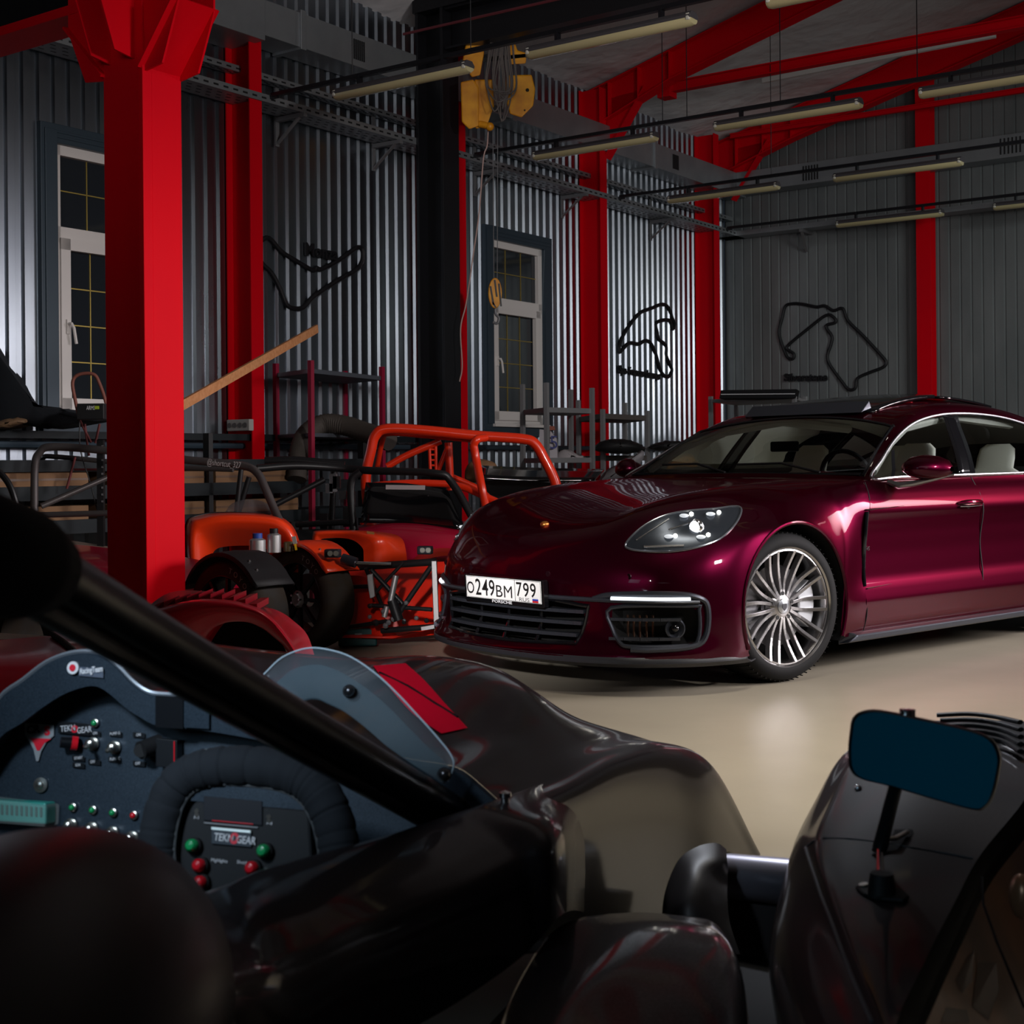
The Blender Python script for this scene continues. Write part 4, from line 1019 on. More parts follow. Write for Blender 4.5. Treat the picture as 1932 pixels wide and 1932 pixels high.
b = MB(); b.box((-1.15, 0, 1.13), .02, .2, .06); b.build('inner_mirror', M_DARK, root, local=True, bevel=.01)
b = MB(); P = [Vector((-1.22 + .16 * .3 * math.sin(a), .38 + .17 * math.cos(a), .93 + .17 * math.sin(a))) for a in [2 * PI * k / 28 for k in range(28)]]; b.tube(P, .014, 8, closed=True); b.build('car_steering_wheel', M_DARK, root, local=True, smooth=True)
# headliner, door linings, inner pillars
b = MB(); Gh = [[Gr[i][j] + Vector((0, -.03 * (j / 36), -.035)) for j in range(0, 37, 4)] for i in range(4 * 16 + 4, 16 * 12, 8)]
b.grid(Gh); b.grid([[Vector((p.x, -p.y, p.z)) for p in r] for r in Gh]); b.build('headliner', mat('headliner_cream', (.70, .67, .58), 0, .8), root, local=True, smooth=True)
for sg in (1, -1):
    b = MB(); b.frustum((-2.0, .80 * sg, .70), (1.2, 0, 0), (0, .02, 0), (0, 0, .25)); b.build('door_lining', M_CREAM, root, local=True)
    b = MB(); b.tube([Vector((-.84, .80 * sg, .99)), Vector((-1.1, .73 * sg, 1.14)), Vector((-1.34, .665 * sg, 1.225)), Vector((-1.9, .60 * sg, 1.30)), Vector((-2.6, .59 * sg, 1.26))], .030, 8); b.build('pillar_lining', mat('headliner_cream'), root, local=True, smooth=True)
b = MB(); b.box((-2.95, 0, .75), .1, 1.3, .5); b.build('rear_bulkhead', M_DARK, root, local=True)
# ---------------------------------------------------------------- foreground open race car
M_BODY = mat('charcoal_bodywork', (.013, .0085, .010), 0, .5, spec=.2, coat=.5, coatr=.08, noise=(260, (.020, .014, .016), .03, (1, 1, 1)))
M_CARB = mat('carbon_panel', (.014, .024, .036), .2, .42, noise=(420, (.024, .038, .055), .05, (1, 1, 1)))
M_INB = mat('inner_black', (.004, .004, .005), 0, .8, spec=.2)
M_CLOTH = mat('black_suede', (.010, .013, .018), 0, .9, bump=(40, .3, .004))
M_PERSP = mat('perspex', (.30, .38, .44), 0, .15, alpha=.09)
M_NICK = mat('nickel', (.62, .60, .55), 1, .28)
race = thing('open_race_car', at(470, 1600, 2.6) * Vector((1, 1, 0)) if False else Vector((-.2, 2.3, 0)), 'charcoal open-cockpit race car in the foreground with switch dashboard and fabric steering wheel', 'race car')
def pix(rows, nu=6, nv=6):
    return tensor([[at(*p) for p in r] for r in rows], nu, nv)
HOOD = [
 [(-40, 1400, 2.14), (20, 1330, 2.5), (60, 1300, 2.9), (90, 1330, 3.2), (110, 1390, 3.4), (110, 1450, 3.5)],
 [(60, 1272, 2.13), (130, 1252, 2.5), (190, 1250, 2.9), (240, 1290, 3.2), (260, 1370, 3.4), (260, 1450, 3.5)],
 [(150, 1229, 2.12), (229, 1222, 2.5), (300, 1224, 2.9), (370, 1280, 3.2), (400, 1350, 3.4), (410, 1440, 3.55)],
 [(225, 1257, 2.11), (320, 1226, 2.5), (400, 1217, 2.9), (480, 1270, 3.25), (520, 1340, 3.5), (540, 1430, 3.6)],
 [(282, 1305, 2.10), (400, 1250, 2.48), (480, 1224, 2.9), (570, 1270, 3.25), (620, 1340, 3.5), (650, 1430, 3.65)],
 [(391, 1312, 2.08), (500, 1265, 2.45), (600, 1236, 2.9), (690, 1275, 3.25), (750, 1340, 3.5), (800, 1430, 3.7)],
 [(520, 1352, 2.06), (620, 1280, 2.42), (700, 1240, 2.88), (790, 1275, 3.25), (860, 1345, 3.5), (920, 1440, 3.7)],
 [(660, 1395, 2.04), (740, 1300, 2.40), (800, 1237, 2.85), (880, 1270, 3.2), (960, 1350, 3.5), (1030, 1450, 3.7)],
 [(760, 1428, 2.03), (850, 1330, 2.40), (905, 1254, 2.83), (985, 1292, 3.15), (1060, 1370, 3.4), (1130, 1470, 3.65)],
 [(830, 1440, 2.02), (930, 1372, 2.40), (1000, 1303, 2.80), (1068, 1356, 3.10), (1150, 1410, 3.35), (1220, 1500, 3.6)],
 [(872, 1452, 2.02), (970, 1402, 2.38), (1060, 1364, 2.72), (1150, 1374, 3.05), (1250, 1420, 3.3), (1310, 1520, 3.55)],
 [(912, 1484, 2.02), (1010, 1440, 2.35), (1105, 1402, 2.68), (1195, 1392, 3.0), (1300, 1430, 3.25), (1370, 1540, 3.5)],
 [(941, 1510, 2.02), (1050, 1470, 2.33), (1150, 1420, 2.65), (1250, 1404, 2.95), (1345, 1446, 3.2), (1432, 1606, 3.42)],
 [(970, 1535, 2.00), (1080, 1492, 2.30), (1175, 1446, 2.60), (1262, 1440, 2.88), (1345, 1490, 3.1), (1420, 1620, 3.35)],
 [(985, 1590, 1.99), (1090, 1560, 2.29), (1190, 1530, 2.60), (1280, 1530, 2.88), (1345, 1560, 3.05), (1405, 1640, 3.25)],
 [(990, 1680, 1.98), (1090, 1660, 2.28), (1190, 1640, 2.60), (1280, 1640, 2.88), (1340, 1650, 3.0), (1395, 1670, 3.15)],
 [(990, 1800, 1.98), (1090, 1790, 2.28), (1190, 1770, 2.60), (1280, 1760, 2.88), (1340, 1740, 3.0), (1390, 1720, 3.1)]]
HG_ = pix(HOOD, 7, 8)
b = MB(); b.grid(HG_); hood = b.build('hood', M_BODY, race, smooth=True, angle=180)
hv = [p for r in HG_ for p in r]; m_ = len(HG_[0])
bvh_hood = BVHTree.FromPolygons(hv, [(i * m_ + j, i * m_ + j + 1, (i + 1) * m_ + j + 1, (i + 1) * m_ + j) for i in range(len(HG_) - 1) for j in range(m_ - 1)])
def onhood(px, py, off=.002):
    d = (at(px, py, 1) - Vector((0, 0, CH))).normalized(); r = bvh_hood.ray_cast(Vector((0, 0, CH)), d)
    if r[0] is None: return at(px, py, 2.6)
    n = r[1] if r[1].dot(d) < 0 else -r[1]; return r[0] + n * off
def hoodpatch(A, Bq, n, m, name, mt, off=.002):   # strip between two pixel polylines
    A = cr([Vector((x, y, 0)) for x, y in A], n); Bq = cr([Vector((x, y, 0)) for x, y in Bq], n)
    b = MB(); b.grid([[onhood(p.x + (q.x - p.x) * k / m, p.y + (q.y - p.y) * k / m, off) for k in range(m + 1)] for p, q in zip(A, Bq)])
    return b.build(name, mt, race, smooth=True, angle=180)
M_DECR = mat('red_decal', (.95, .001, .03), 0, .6, spec=.1)
hoodpatch([(706, 1262), (760, 1252), (784, 1272)], [(828, 1390), (880, 1376), (884, 1380)], 6, 12, 'red_decal', M_DECR) if False else None
hoodpatch([(704, 1258), (735, 1300), (780, 1350), (832, 1386)], [(765, 1253), (800, 1285), (840, 1330), (881, 1375)], 6, 10, 'red_decal', M_DECR)
b = MB(); b.tube([onhood(x, y, .003) for x, y in ((716, 1272), (770, 1298), (820, 1330), (862, 1356))], .0022, 6); b.build('pinstripe', M_INB, race)
# edge band of the dashboard hood (hoop)
EDGE = [(-40, 1400), (0, 1318), (46, 1282), (88, 1250), (130, 1233), (169, 1229), (197, 1236), (225, 1257), (253, 1286), (282, 1305), (317, 1310), (391, 1312), (470, 1338), (560, 1366), (660, 1396), (760, 1429), (830, 1441), (872, 1453), (912, 1485), (941, 1511)]
INN = [(-40, 1460), (0, 1392), (40, 1365), (80, 1335), (120, 1310), (160, 1296), (185, 1296), (210, 1312), (236, 1335), (262, 1352), (300, 1370), (380, 1378), (465, 1392), (560, 1412), (660, 1440), (760, 1470), (820, 1488), (860, 1500), (900, 1515), (925, 1530)]
def Yd(px): return 2.13 - .13 * px / 941
E1 = cr([at(x, y, Yd(x)) for x, y in EDGE], 4); E2 = cr([at(x, y, Yd(x) - .012) for x, y in INN], 4)
b = MB(); b.grid([[p, p + Vector((0, -.010, -.004)), q, q + Vector((0, .07, .0))] for p, q in zip(E1, E2)]); b.build('dashboard_hood', M_CARB, race, smooth=True, angle=50)
b = MB(); b.tube([p + Vector((0, -.004, .001)) for p in E1[:46]], .0035, 6); b.build('edge_bead', mat('bead_grey', (.22, .24, .27), .4, .3), race, smooth=True)
# dash panel
DN = Vector((-.21, -.965, .16)).normalized(); DO = at(300, 1500, 2.085)
def D(px, py, off=0):
    o = Vector((0, 0, CH)); d = at(px, py, 1) - o
    return o + d * ((DO + DN * off - o).dot(DN) / d.dot(DN))
PANEL = [(-60, 1400), (0, 1385), (60, 1345), (110, 1312), (170, 1288), (215, 1308), (260, 1350), (330, 1368), (465, 1384), (660, 1432), (760, 1462), (925, 1522), (880, 1600), (700, 1700), (300, 1760), (-60, 1760)]
b = MB(); P = [D(x, y, -.02) for x, y in PANEL]; b.add(P, [tuple(range(len(P)))]); dash = b.build('dash_panel', M_CARB, race, solid=.004, normals=True)
b = MB()
DX = (D(400, 1500) - D(200, 1500 + 200 * .10)).normalized()
OF = -.017
def DT(px, py, off=0): return plane_M(D(px, py, OF + off), DX, DN)
def drect(px0, py0, px1, py1, name, m, th=.003, off=0, sl=.10, bev=.001, par=dash):
    dy = (px1 - px0) * sl; b = MB()
    P = [D(px0, py1, OF + off), D(px1, py1 + dy, OF + off), D(px1, py0 + dy, OF + off), D(px0, py0, OF + off)]
    b.prism(P, DN * th); return b.build(name, m, par, bevel=bev)
def dtext(s, px, py, hpx, name, m, off=.0035, al='LEFT', bold=0, sx=1):
    return text_mb(s, hpx * 2.1 / F / .72, DT(px, py, off) @ Matrix.Diagonal((sx, 1, 1, 1)), .0005, align=al, bold=bold).build(name, m, dash, normals=False)
M_LW = mat('letter_white'); M_LR = mat('letter_red', (.65, .01, .03), 0, .4); M_STK = mat('label_black', (.006, .007, .009), 0, .3)
WM[dash.name] = WM[race.name]
# badge on the hood edge
def E(px, py, off): return at(px, py, 2.13 - .13 * px / 941 - .013) + DN * off
b = MB(); c = E(139, 1260, 0); b.cyl(c, c + DN * .003, .0095, 28); b.build('round_sticker', mat('sticker_white', (.7, .7, .72), 0, .4), dash)
b = MB(); b.cyl(c + DN * .0031, c + DN * .004, .0052, 24); b.build('sticker_centre', M_LR, dash)
b = MB(); b.prism([E(150, 1275, 0), E(196, 1279, 0), E(196, 1262, 0), E(150, 1258, 0)], DN * .002); b.build('name_sticker', mat('sticker_blue', (.10, .12, .16), 0, .4), dash)
text_mb('RacingTeam', .0125, plane_M(E(152, 1267, .0024), DX, DN) @ Matrix.Diagonal((.62, 1, 1, 1)), .0005, bold=.0003).build('lettering', mat('sticker_white'), dash, normals=False)
# shield sticker
b = MB(); b.prism([D(x, y, OF) for x, y in ((47, 1364), (102, 1368), (102, 1388), (88, 1400), (78, 1418), (73, 1436), (69, 1436), (64, 1414), (57, 1400), (48, 1388))], DN * .001); b.build('shield_sticker', mat('sticker_silver', (.32, .34, .36), .3, .4), dash)
b = MB(); b.prism([D(x, y, OF + .0012) for x, y in ((56, 1392), (97, 1394), (84, 1402), (75, 1416), (70, 1416), (64, 1402))], DN * .0006); b.build('shield_triangle', M_LR, dash)
text_mb('CR', .017, DT(50, 1378, .0016), .0005, bold=.0008).build('lettering', M_STK, dash, normals=False)
text_mb('S', .019, DT(84, 1380, .0016), .0005, bold=.001).build('lettering', M_LR, dash, normals=False)
# name plate
drect(111, 1360, 170, 1383, 'name_plate', M_STK)
dtext('TEKN', 114, 1376, 12, 'lettering', M_LW, sx=.75); dtext('O', 134, 1377, 13, 'lettering', M_LR, bold=.0006); dtext('GEAR', 145, 1379, 12, 'lettering', M_LW, sx=.75)
def led(px, py, m, r=.0055, par=dash):
    b = MB(); c = D(px, py, OF); b.lathe(c, DN, [(0, r * 1.2), (.003, r * 1.2), (.004, r * .9)], 16); h = b.build('indicator_bezel', M_NICK, par, smooth=True, angle=40)
    b = MB(); b.sphere(c + DN * .004, r * .85, 12); b.build('indicator_light', m, par, smooth=True)
MG = mat('led_green', (.01, .30, .09), 0, .2, coat=.5); MRD = mat('led_red', (.6, .01, .02), 0, .2, coat=.5); MY = mat('led_yellow', (.75, .45, .02), 0, .2)
for px, py, m in ((180, 1364, MG), (138, 1523, MG), (176, 1528, MG), (214, 1533, MG), (253, 1538, MRD), (387, 1421, MY)): led(px, py, m)
def toggle(px, py, lx=-14, ly=6):
    b = MB(); c = D(px, py, OF); b.lathe(c, DN, [(0, .0100), (.003, .0100), (.003, .0085), (.010, .0085), (.012, .006), (.016, .0055), (.018, .001)], 14)
    t = b.build('toggle_switch', M_NICK, dash, smooth=True, angle=30); WM[t.name] = WM[race.name]
    b = MB(); e = D(px + lx, py + ly, OF + .034); b.tube([c + DN * .012, e], [.0025, .004], 8); b.sphere(e, .0042, 8); b.build('toggle_lever', M_NICK, dash, smooth=True)
for q in ((176, 1403), (217, 1410), (135, 1556), (174, 1563), (213, 1571), (250, 1580), (282, 1592)): toggle(*q)
toggle(196, 1401, -6, 4) if False else None
for px, py in ((148, 1430), (148, 1443), (178, 1383), (178, 1437), (218, 1384), (216, 1432), (262, 1386), (262, 1440)):
    drect(px - 11, py - 5, px + 12, py + 5, 'switch_label', M_STK, .001)
for s, px, py in (('ON', 175, 1384), ('PUMP-G', 207, 1385), ('ON', 257, 1387), ('START', 140, 1431), ('IGN', 142, 1444), ('OFF', 170, 1438), ('PUMP-C', 207, 1433), ('OFF', 255, 1441)): dtext(s, px, py, 5.5, 'switch_lettering', M_LW, .0015, sx=.8)
# rotary knob, connectors
b = MB(); c = D(146, 1403, OF + .006); e = D(114, 1400, OF + .02); b.tube([c, e], [.0095, .0085], 16); b.build('rotary_knob', M_STK, dash, smooth=True, angle=40)
b = MB(); b.lathe(c, (e - c), [(.0, .009), (.0, .0110), (.009, .0110), (.009, .009)], 18); b.build('knob_ring', MRD, dash, smooth=True, angle=30)
b = MB(); b.tube([D(302, 1402, OF), D(265, 1416, OF + .03)], .014, 18); b.build('connector_plug', M_DARK, dash, smooth=True, angle=40)
b = MB(); b.tube([D(265, 1416, OF + .031), D(264, 1416.5, OF + .033)], .010, 16); b.build('connector_face', M_DARK, dash)
drect(305, 1392, 345, 1445, 'relay_box', M_STK, .02); drect(328, 1398, 330, 1440, 'relay_mark', MRD, .001, .0205)
for x0, x1 in ((296, 348), (350, 397)): b = MB(); b.prism([E(x0, 1372, .002), E(x1, 1375, .002), E(x1, 1315, .002), E(x0, 1312, .002)], DN * .003); b.build('cover_strip', M_STK if x0 < 300 else M_CARB, dash)
b = MB(); c = D(77, 1481, OF); b.lathe(c, DN, [(0, .0115), (.002, .0115), (.0025, .006), (.006, .005), (.007, .001)], 20); b.build('screw_washer', M_NICK, dash, smooth=True, angle=35)
# fuse box
fb = drect(-10, 1505, 106, 1545, 'fuse_box', mat('fuse_teal', (.02, .30, .25), 0, .4), .030, sl=.06, bev=.003, par=race); WM[fb.name] = WM[race.name]
for k in range(9): drect(2 + k * 9.2, 1517 + k * .6, 6 + k * 9.2, 1536 + k * .6, 'fuse', mat('fuse_dark', (.01, .12, .10), 0, .4), .002, .031, par=fb)
b = MB(); b.prism([D(-16, 1546, OF + .001), D(112, 1556, OF + .001), D(114, 1516, OF + .001), D(-16, 1500, OF + .001)], DN * .042); b.build('fuse_cover', mat('clear_cover', (.7, .72, .7), 0, .15, alpha=.16), fb, bevel=.004)
# red duct corner at the far left and perforated strip
b = MB(); P = []
for r_ in range(5):
    for c_ in range(5): b.cyl(D(643 + c_ * 3.2 + r_ * 4.2, 1504 + r_ * 14 + c_ * 3.5, OF), D(643 + c_ * 3.2 + r_ * 4.2, 1504 + r_ * 14 + c_ * 3.5, OF + .001), .0012, 6)
tag(b.build('speaker_perforation', mat('dot_grey', (.35, .37, .4), 0, .5), dash), kind='stuff')
# steering wheel
SN = Vector((-.20, -.93, .30)).normalized(); SO = at(470, 1600, 1.84)
def S(px, py, off=0):
    o = Vector((0, 0, CH)); d = at(px, py, 1) - o
    return o + d * ((SO + SN * off - o).dot(SN) / d.dot(SN))
SX = (S(560, 1600 + 9) - S(380, 1600 - 9)).normalized()
RIMP = [(303, 1650), (300, 1585), (318, 1510), (348, 1468), (400, 1449), (470, 1446), (540, 1456), (590, 1482), (622, 1530), (638, 1590), (640, 1660), (620, 1740), (540, 1790), (420, 1790), (335, 1740)]
P = cr([S(x, y, .02) for x, y in RIMP], 24, closed=True); rf = random.Random(11)
rs = [.0270 + .0005 * math.sin(i * .5) for i in range(len(P))]
i_ = 0
while i_ < len(P) - 3:
    dd = rf.uniform(.0006, .0024)
    for k_, f_ in ((0, .5), (1, 1), (2, .5)): rs[i_ + k_] -= dd * f_
    i_ += rf.choice([5, 7, 9, 12, 16])
b = MB(); b.tube(P, rs, 18, closed=True)
for i in range(len(P)):
    pass
sw = b.build('steering_wheel', M_CLOTH, race, smooth=True, angle=180)
b = MB(); b.tube([p + (S(470, 1610, .02) - p).normalized() * .0255 + SN * .006 for p in P], .0022, 6, closed=True); b.build('cover_seam', mat('seam_grey', (.07, .075, .08), 0, .9), sw, smooth=True)
b = MB(); b.prism([S(x, y, 0) for x, y in ((345, 1510), (590, 1530), (600, 1700), (560, 1770), (400, 1770), (335, 1690))], SN * .012); hubp = b.build('wheel_plate', mat('plate_dark', (.005, .006, .008), 0, .6, spec=.3), sw, bevel=.004); WM[hubp.name] = WM[race.name]
def SM(px, py, off): return plane_M(S(px, py, off), SX, SN)
def srect(x0, y0, x1, y1, name, m, th=.002, off=.012, sl=.09):
    b = MB(); dy = (x1 - x0) * sl; b.prism([S(x0, y1, off), S(x1, y1 + dy, off), S(x1, y0 + dy, off), S(x0, y0, off)], SN * th); return b.build(name, m, sw, bevel=.0006)
srect(386, 1502, 496, 1548, 'display', mat('display_black', (.008, .009, .014), 0, .5, spec=.2), .003)
srect(386, 1551, 488, 1554, 'display_edge', M_GREY, .003); srect(400, 1547, 478, 1549, 'display_line', MRD, .001, .019)
srect(401, 1562, 476, 1592, 'name_plate', mat('plate_blue', (.02, .025, .035), .2, .35), .004); srect(401, 1560, 476, 1566, 'plate_edge', M_NICK, .005)
for s, px, py, m in (('TEKN', 404, 1579, M_LW), ('O', 434, 1582, M_LR), ('GEAR', 446, 1584, M_LW)):
    text_mb(s, .0135 if s != 'O' else .018, SM(px, py, .0165) @ Matrix.Diagonal((.8, 1, 1, 1)), .0005, bold=.0002 if s != 'O' else .0012).build('lettering', m, sw, normals=False)
for s, px, py in (('Highlights', 398, 1622), ('Shutdown', 447, 1626), ('P-1', 366, 1542), ('P-4', 503, 1553)): text_mb(s, .006, SM(px, py, .0135), .0003).build('button_lettering', M_LW, sw, normals=False)
def button(px, py, m, r=.0088):
    b = MB(); c = S(px, py, .012); b.lathe(c, SN, [(0, r * 1.25), (.008, r * 1.25), (.010, r)], 18); bz = b.build('button_bezel', M_DARK, sw, smooth=True, angle=40)
    b = MB(); b.lathe(c + SN * .008, SN, [(0, r), (.008, r * .95), (.012, r * .6), (.013, .0005)], 18); b.build('push_button', m, sw, smooth=True)
for q in ((369, 1596, MG), (503, 1606, MG), (382, 1633, MRD), (481, 1638, MRD), (384, 1665, MRD)): button(*q)
for px, py in ((371, 1530), (371, 1537), (507, 1541), (507, 1548)): b = MB(); b.cyl(S(px, py, .012), S(px, py, .014), .003, 10); b.build('screw', M_NICK, sw)
b = MB(); b.cyl(S(470, 1640, 0), S(470, 1640, -.15), .03, 16); b.build('steering_column', M_DARK, sw)
# cockpit side
SILL = [
 [(360, 1700, 1.28), (420, 1690, 1.45), (500, 1655, 1.58), (600, 1625, 1.70), (740, 1582, 1.83), (850, 1545, 1.93), (941, 1512, 2.015), (1050, 1472, 2.37)],
 [(368, 1690, 1.27), (425, 1672, 1.44), (500, 1640, 1.57), (600, 1612, 1.69), (740, 1574, 1.82), (850, 1538, 1.92), (948, 1506, 2.01), (1052, 1470, 2.37)],
 [(400, 1740, 1.23), (460, 1715, 1.39), (540, 1680, 1.52), (640, 1645, 1.64), (780, 1600, 1.78), (890, 1560, 1.88), (985, 1522, 1.98), (1085, 1494, 2.44)],
 [(420, 1820, 1.19), (500, 1790, 1.33), (600, 1745, 1.46), (700, 1700, 1.59), (840, 1650, 1.73), (950, 1600, 1.84), (1040, 1550, 1.94), (1108, 1535, 2.52)],
 [(440, 1900, 1.17), (530, 1860, 1.31), (640, 1810, 1.44), (740, 1765, 1.57), (870, 1710, 1.71), (980, 1650, 1.82), (1065, 1600, 1.92), (1120, 1605, 2.62)],
 [(460, 2100, 1.19), (560, 2060, 1.32), (660, 2000, 1.46), (760, 1950, 1.59), (880, 1880, 1.73), (990, 1800, 1.84), (1070, 1720, 1.95), (1120, 1730, 2.68)]]
G = pix(SILL, 6, 8); b = MB(); b.grid(G); b.build('cockpit_side', M_BODY, race, smooth=True, angle=180)
b = MB(); b.grid(pix([[(360, 1700, 1.28), (500, 1655, 1.58), (740, 1582, 1.83), (941, 1512, 2.015)], [(350, 1950, 1.35), (500, 1850, 1.66), (740, 1760, 1.90), (941, 1690, 2.08)]], 2, 6)); b.build('cockpit_wall', M_INB, race, smooth=True)
# headrest fairing behind the driver
b = MB(); rows = []
for x, y, Y in ((-40, 1985, .72), (0, 0, 0)):
    pass
c = at(10, 1985, 1.02)
for i in range(15):
    a = PI / 2 * i / 14 * 1.15
    rows.append([c + Vector((math.cos(ph) * .158 * math.sin(a), math.sin(ph) * .30 * math.sin(a) , .146 * math.cos(a))) for ph in [2 * PI * k / 40 for k in range(40)]])
b.grid(rows, closed=True); b.build('headrest_fairing', mat('fairing_black', (.006, .004, .005), 0, .45, coat=.15, coatr=.25), race, smooth=True, angle=180)
# side pod
POD = [
 [(900, 2050, 1.45), (980, 1850, 1.75), (1060, 1745, 2.02), (1180, 1722, 2.14), (1290, 1728, 2.14), (1350, 1742, 2.12)],
 [(900, 2060, 1.38), (990, 1900, 1.62), (1090, 1790, 1.86), (1190, 1745, 1.98), (1300, 1748, 2.00), (1372, 1775, 1.98)],
 [(910, 2080, 1.32), (1000, 1950, 1.52), (1110, 1850, 1.70), (1210, 1800, 1.82), (1320, 1800, 1.86), (1390, 1830, 1.86)],
 [(920, 2120, 1.25), (1010, 2020, 1.40), (1120, 1940, 1.56), (1220, 1890, 1.66), (1330, 1890, 1.70), (1400, 1900, 1.74)],
 [(920, 2200, 1.15), (1010, 2120, 1.28), (1120, 2060, 1.40), (1220, 2010, 1.50), (1330, 2000, 1.56), (1408, 2000, 1.60)]]
POD = [r + [(r[-1][0] + 14, r[-1][1] + 40, r[-1][2] + .02), (r[-1][0] + 18, r[-1][1] + 170, r[-1][2] + .05)] for r in POD]
G = pix(POD, 8, 8); b = MB(); b.grid(G)
b.grid([[p for p in G[0]], [p + Vector((.0, .03, -.03)) for p in G[0]], [p + Vector((0, .05, -.3)) for p in G[0]]])
b.build('side_pod', mat('pod_speckle', (.012, .009, .011), 0, .5, spec=.25, coat=.7, coatr=.085, noise=(330, (.06, .055, .06), .05, (1, 1, 1))), race, smooth=True, angle=70)
# dark floor pan under everything
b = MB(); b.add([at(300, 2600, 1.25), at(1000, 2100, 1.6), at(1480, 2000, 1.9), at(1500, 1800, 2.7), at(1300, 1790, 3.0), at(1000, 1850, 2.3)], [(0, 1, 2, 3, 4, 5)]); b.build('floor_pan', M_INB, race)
# inner wing strut between nose and wheel pod
a0, a1 = at(1368, 1652, 2.72), at(1540, 1668, 2.60)
b = MB(); b.tube([a0, a1], [.043, .043], 24); b.build('strut_tube', mat('strut_grey', (.26, .25, .30), .6, .32), race, smooth=True, angle=60)
b = MB(); b.lathe(a0 - Vector((.004, 0, 0)), a1 - a0, [(0, .046), (.010, .046)], 24); b.build('strut_ring', mat('ring_brass', (.12, .11, .05), .7, .4), race, smooth=True, angle=40)
G = pix([[(1270, 1760, 2.62), (1275, 1690, 2.62), (1300, 1625, 2.64), (1335, 1598, 2.66), (1372, 1590, 2.68), (1392, 1602, 2.68)], [(1300, 1790, 2.5), (1310, 1720, 2.5), (1330, 1660, 2.54), (1352, 1632, 2.58), (1375, 1622, 2.6), (1394, 1624, 2.62)], [(1420, 1800, 2.45), (1400, 1740, 2.5), (1395, 1690, 2.54), (1395, 1670, 2.58), (1395, 1650, 2.6), (1396, 1640, 2.64)]], 5, 5)
b = MB(); b.grid([[p - Vector((.022, 0, 0)) for p in r] for r in G]); b.build('strut_mount', mat('mount_dark', (.012, .009, .010), .1, .5), race, smooth=True)
b = MB(); b.prism([at(1300, 1700, 2.75), at(1560, 1700, 2.6), at(1560, 2100, 2.5), at(1290, 2100, 2.65)], (0, .02, 0)); b.build('underbody_panel', mat('panel_brown', (.012, .008, .009), 0, .5), race)
# wheel pod on the right
WP = [
 [(1690, 1480, 2.60), (1650, 1400, 2.62), (1668, 1378, 2.60), (1700, 1366, 2.56), (1810, 1358, 2.50), (1960, 1362, 2.45), (2100, 1380, 2.4)],
 [(1650, 1560, 2.62), (1588, 1440, 2.52), (1612, 1421, 2.40), (1650, 1410, 2.36), (1800, 1395, 2.30), (1965, 1410, 2.26), (2080, 1440, 2.25)],
 [(1610, 1640, 2.62), (1541, 1520, 2.42), (1562, 1512, 2.18), (1600, 1500, 2.12), (1740, 1482, 2.08), (1938, 1500, 2.03), (2040, 1520, 2.05)],
 [(1560, 1720, 2.62), (1498, 1605, 2.32), (1528, 1598, 2.00), (1570, 1588, 1.93), (1700, 1580, 1.90), (1850, 1612, 1.86), (1900, 1630, 1.85)],
 [(1530, 1800, 2.50), (1468, 1700, 2.14), (1553, 1690, 1.79), (1585, 1682, 1.76), (1680, 1680, 1.73), (1800, 1705, 1.70), (1812, 1712, 1.70)],
 [(1530, 1900, 2.20), (1450, 1805, 1.88), (1592, 1800, 1.57), (1615, 1795, 1.55), (1670, 1795, 1.53), (1738, 1828, 1.50), (1745, 1835, 1.50)],
 [(1560, 2100, 1.9), (1468, 1940, 1.64), (1645, 1930, 1.37), (1655, 1930, 1.36), (1668, 1930, 1.35), (1690, 1940, 1.33), (1695, 1945, 1.33)],
 [(1600, 2300, 1.7), (1500, 2100, 1.45), (1690, 2060, 1.22), (1692, 2060, 1.22), (1696, 2060, 1.21), (1700, 2065, 1.20), (1702, 2070, 1.20)]]
WPG = pix([r[:6] for r in WP], 7, 8); b = MB(); b.grid(WPG); pod = b.build('wheel_pod', M_BODY, race, smooth=True, angle=180)
wv = [p for r in WPG for p in r]; mw = len(WPG[0])
bvh_pod = BVHTree.FromPolygons(wv, [(i * mw + j, i * mw + j + 1, (i + 1) * mw + j + 1, (i + 1) * mw + j) for i in range(len(WPG) - 1) for j in range(mw - 1)])
def onpod(px, py, off=.002):
    d = (at(px, py, 1) - Vector((0, 0, CH))).normalized(); r = bvh_pod.ray_cast(Vector((0, 0, CH)), d)
    if r[0] is None: return at(px, py, 1.8)
    n = r[1] if r[1].dot(d) < 0 else -r[1]; return r[0] + n * off
M_GAPG = mat('edge_grey', (.10, .11, .12), .3, .4)
b = MB(); b.tube([onpod(x, y, .0005) for x, y in ((1523, 1597), (1535, 1587), (1555, 1582), (1600, 1583), (1660, 1590), (1720, 1600), (1780, 1610), (1835, 1620))], .0016, 6); b.build('panel_gap', M_GAPG, race)
b = MB(); b.tube([onpod(x, y, .0008) for x, y in ((1520, 1600), (1528, 1625), (1550, 1690), (1572, 1745), (1592, 1800), (1618, 1865), (1646, 1928))], .0022, 6); b.build('pod_crease', M_GAPG, race)
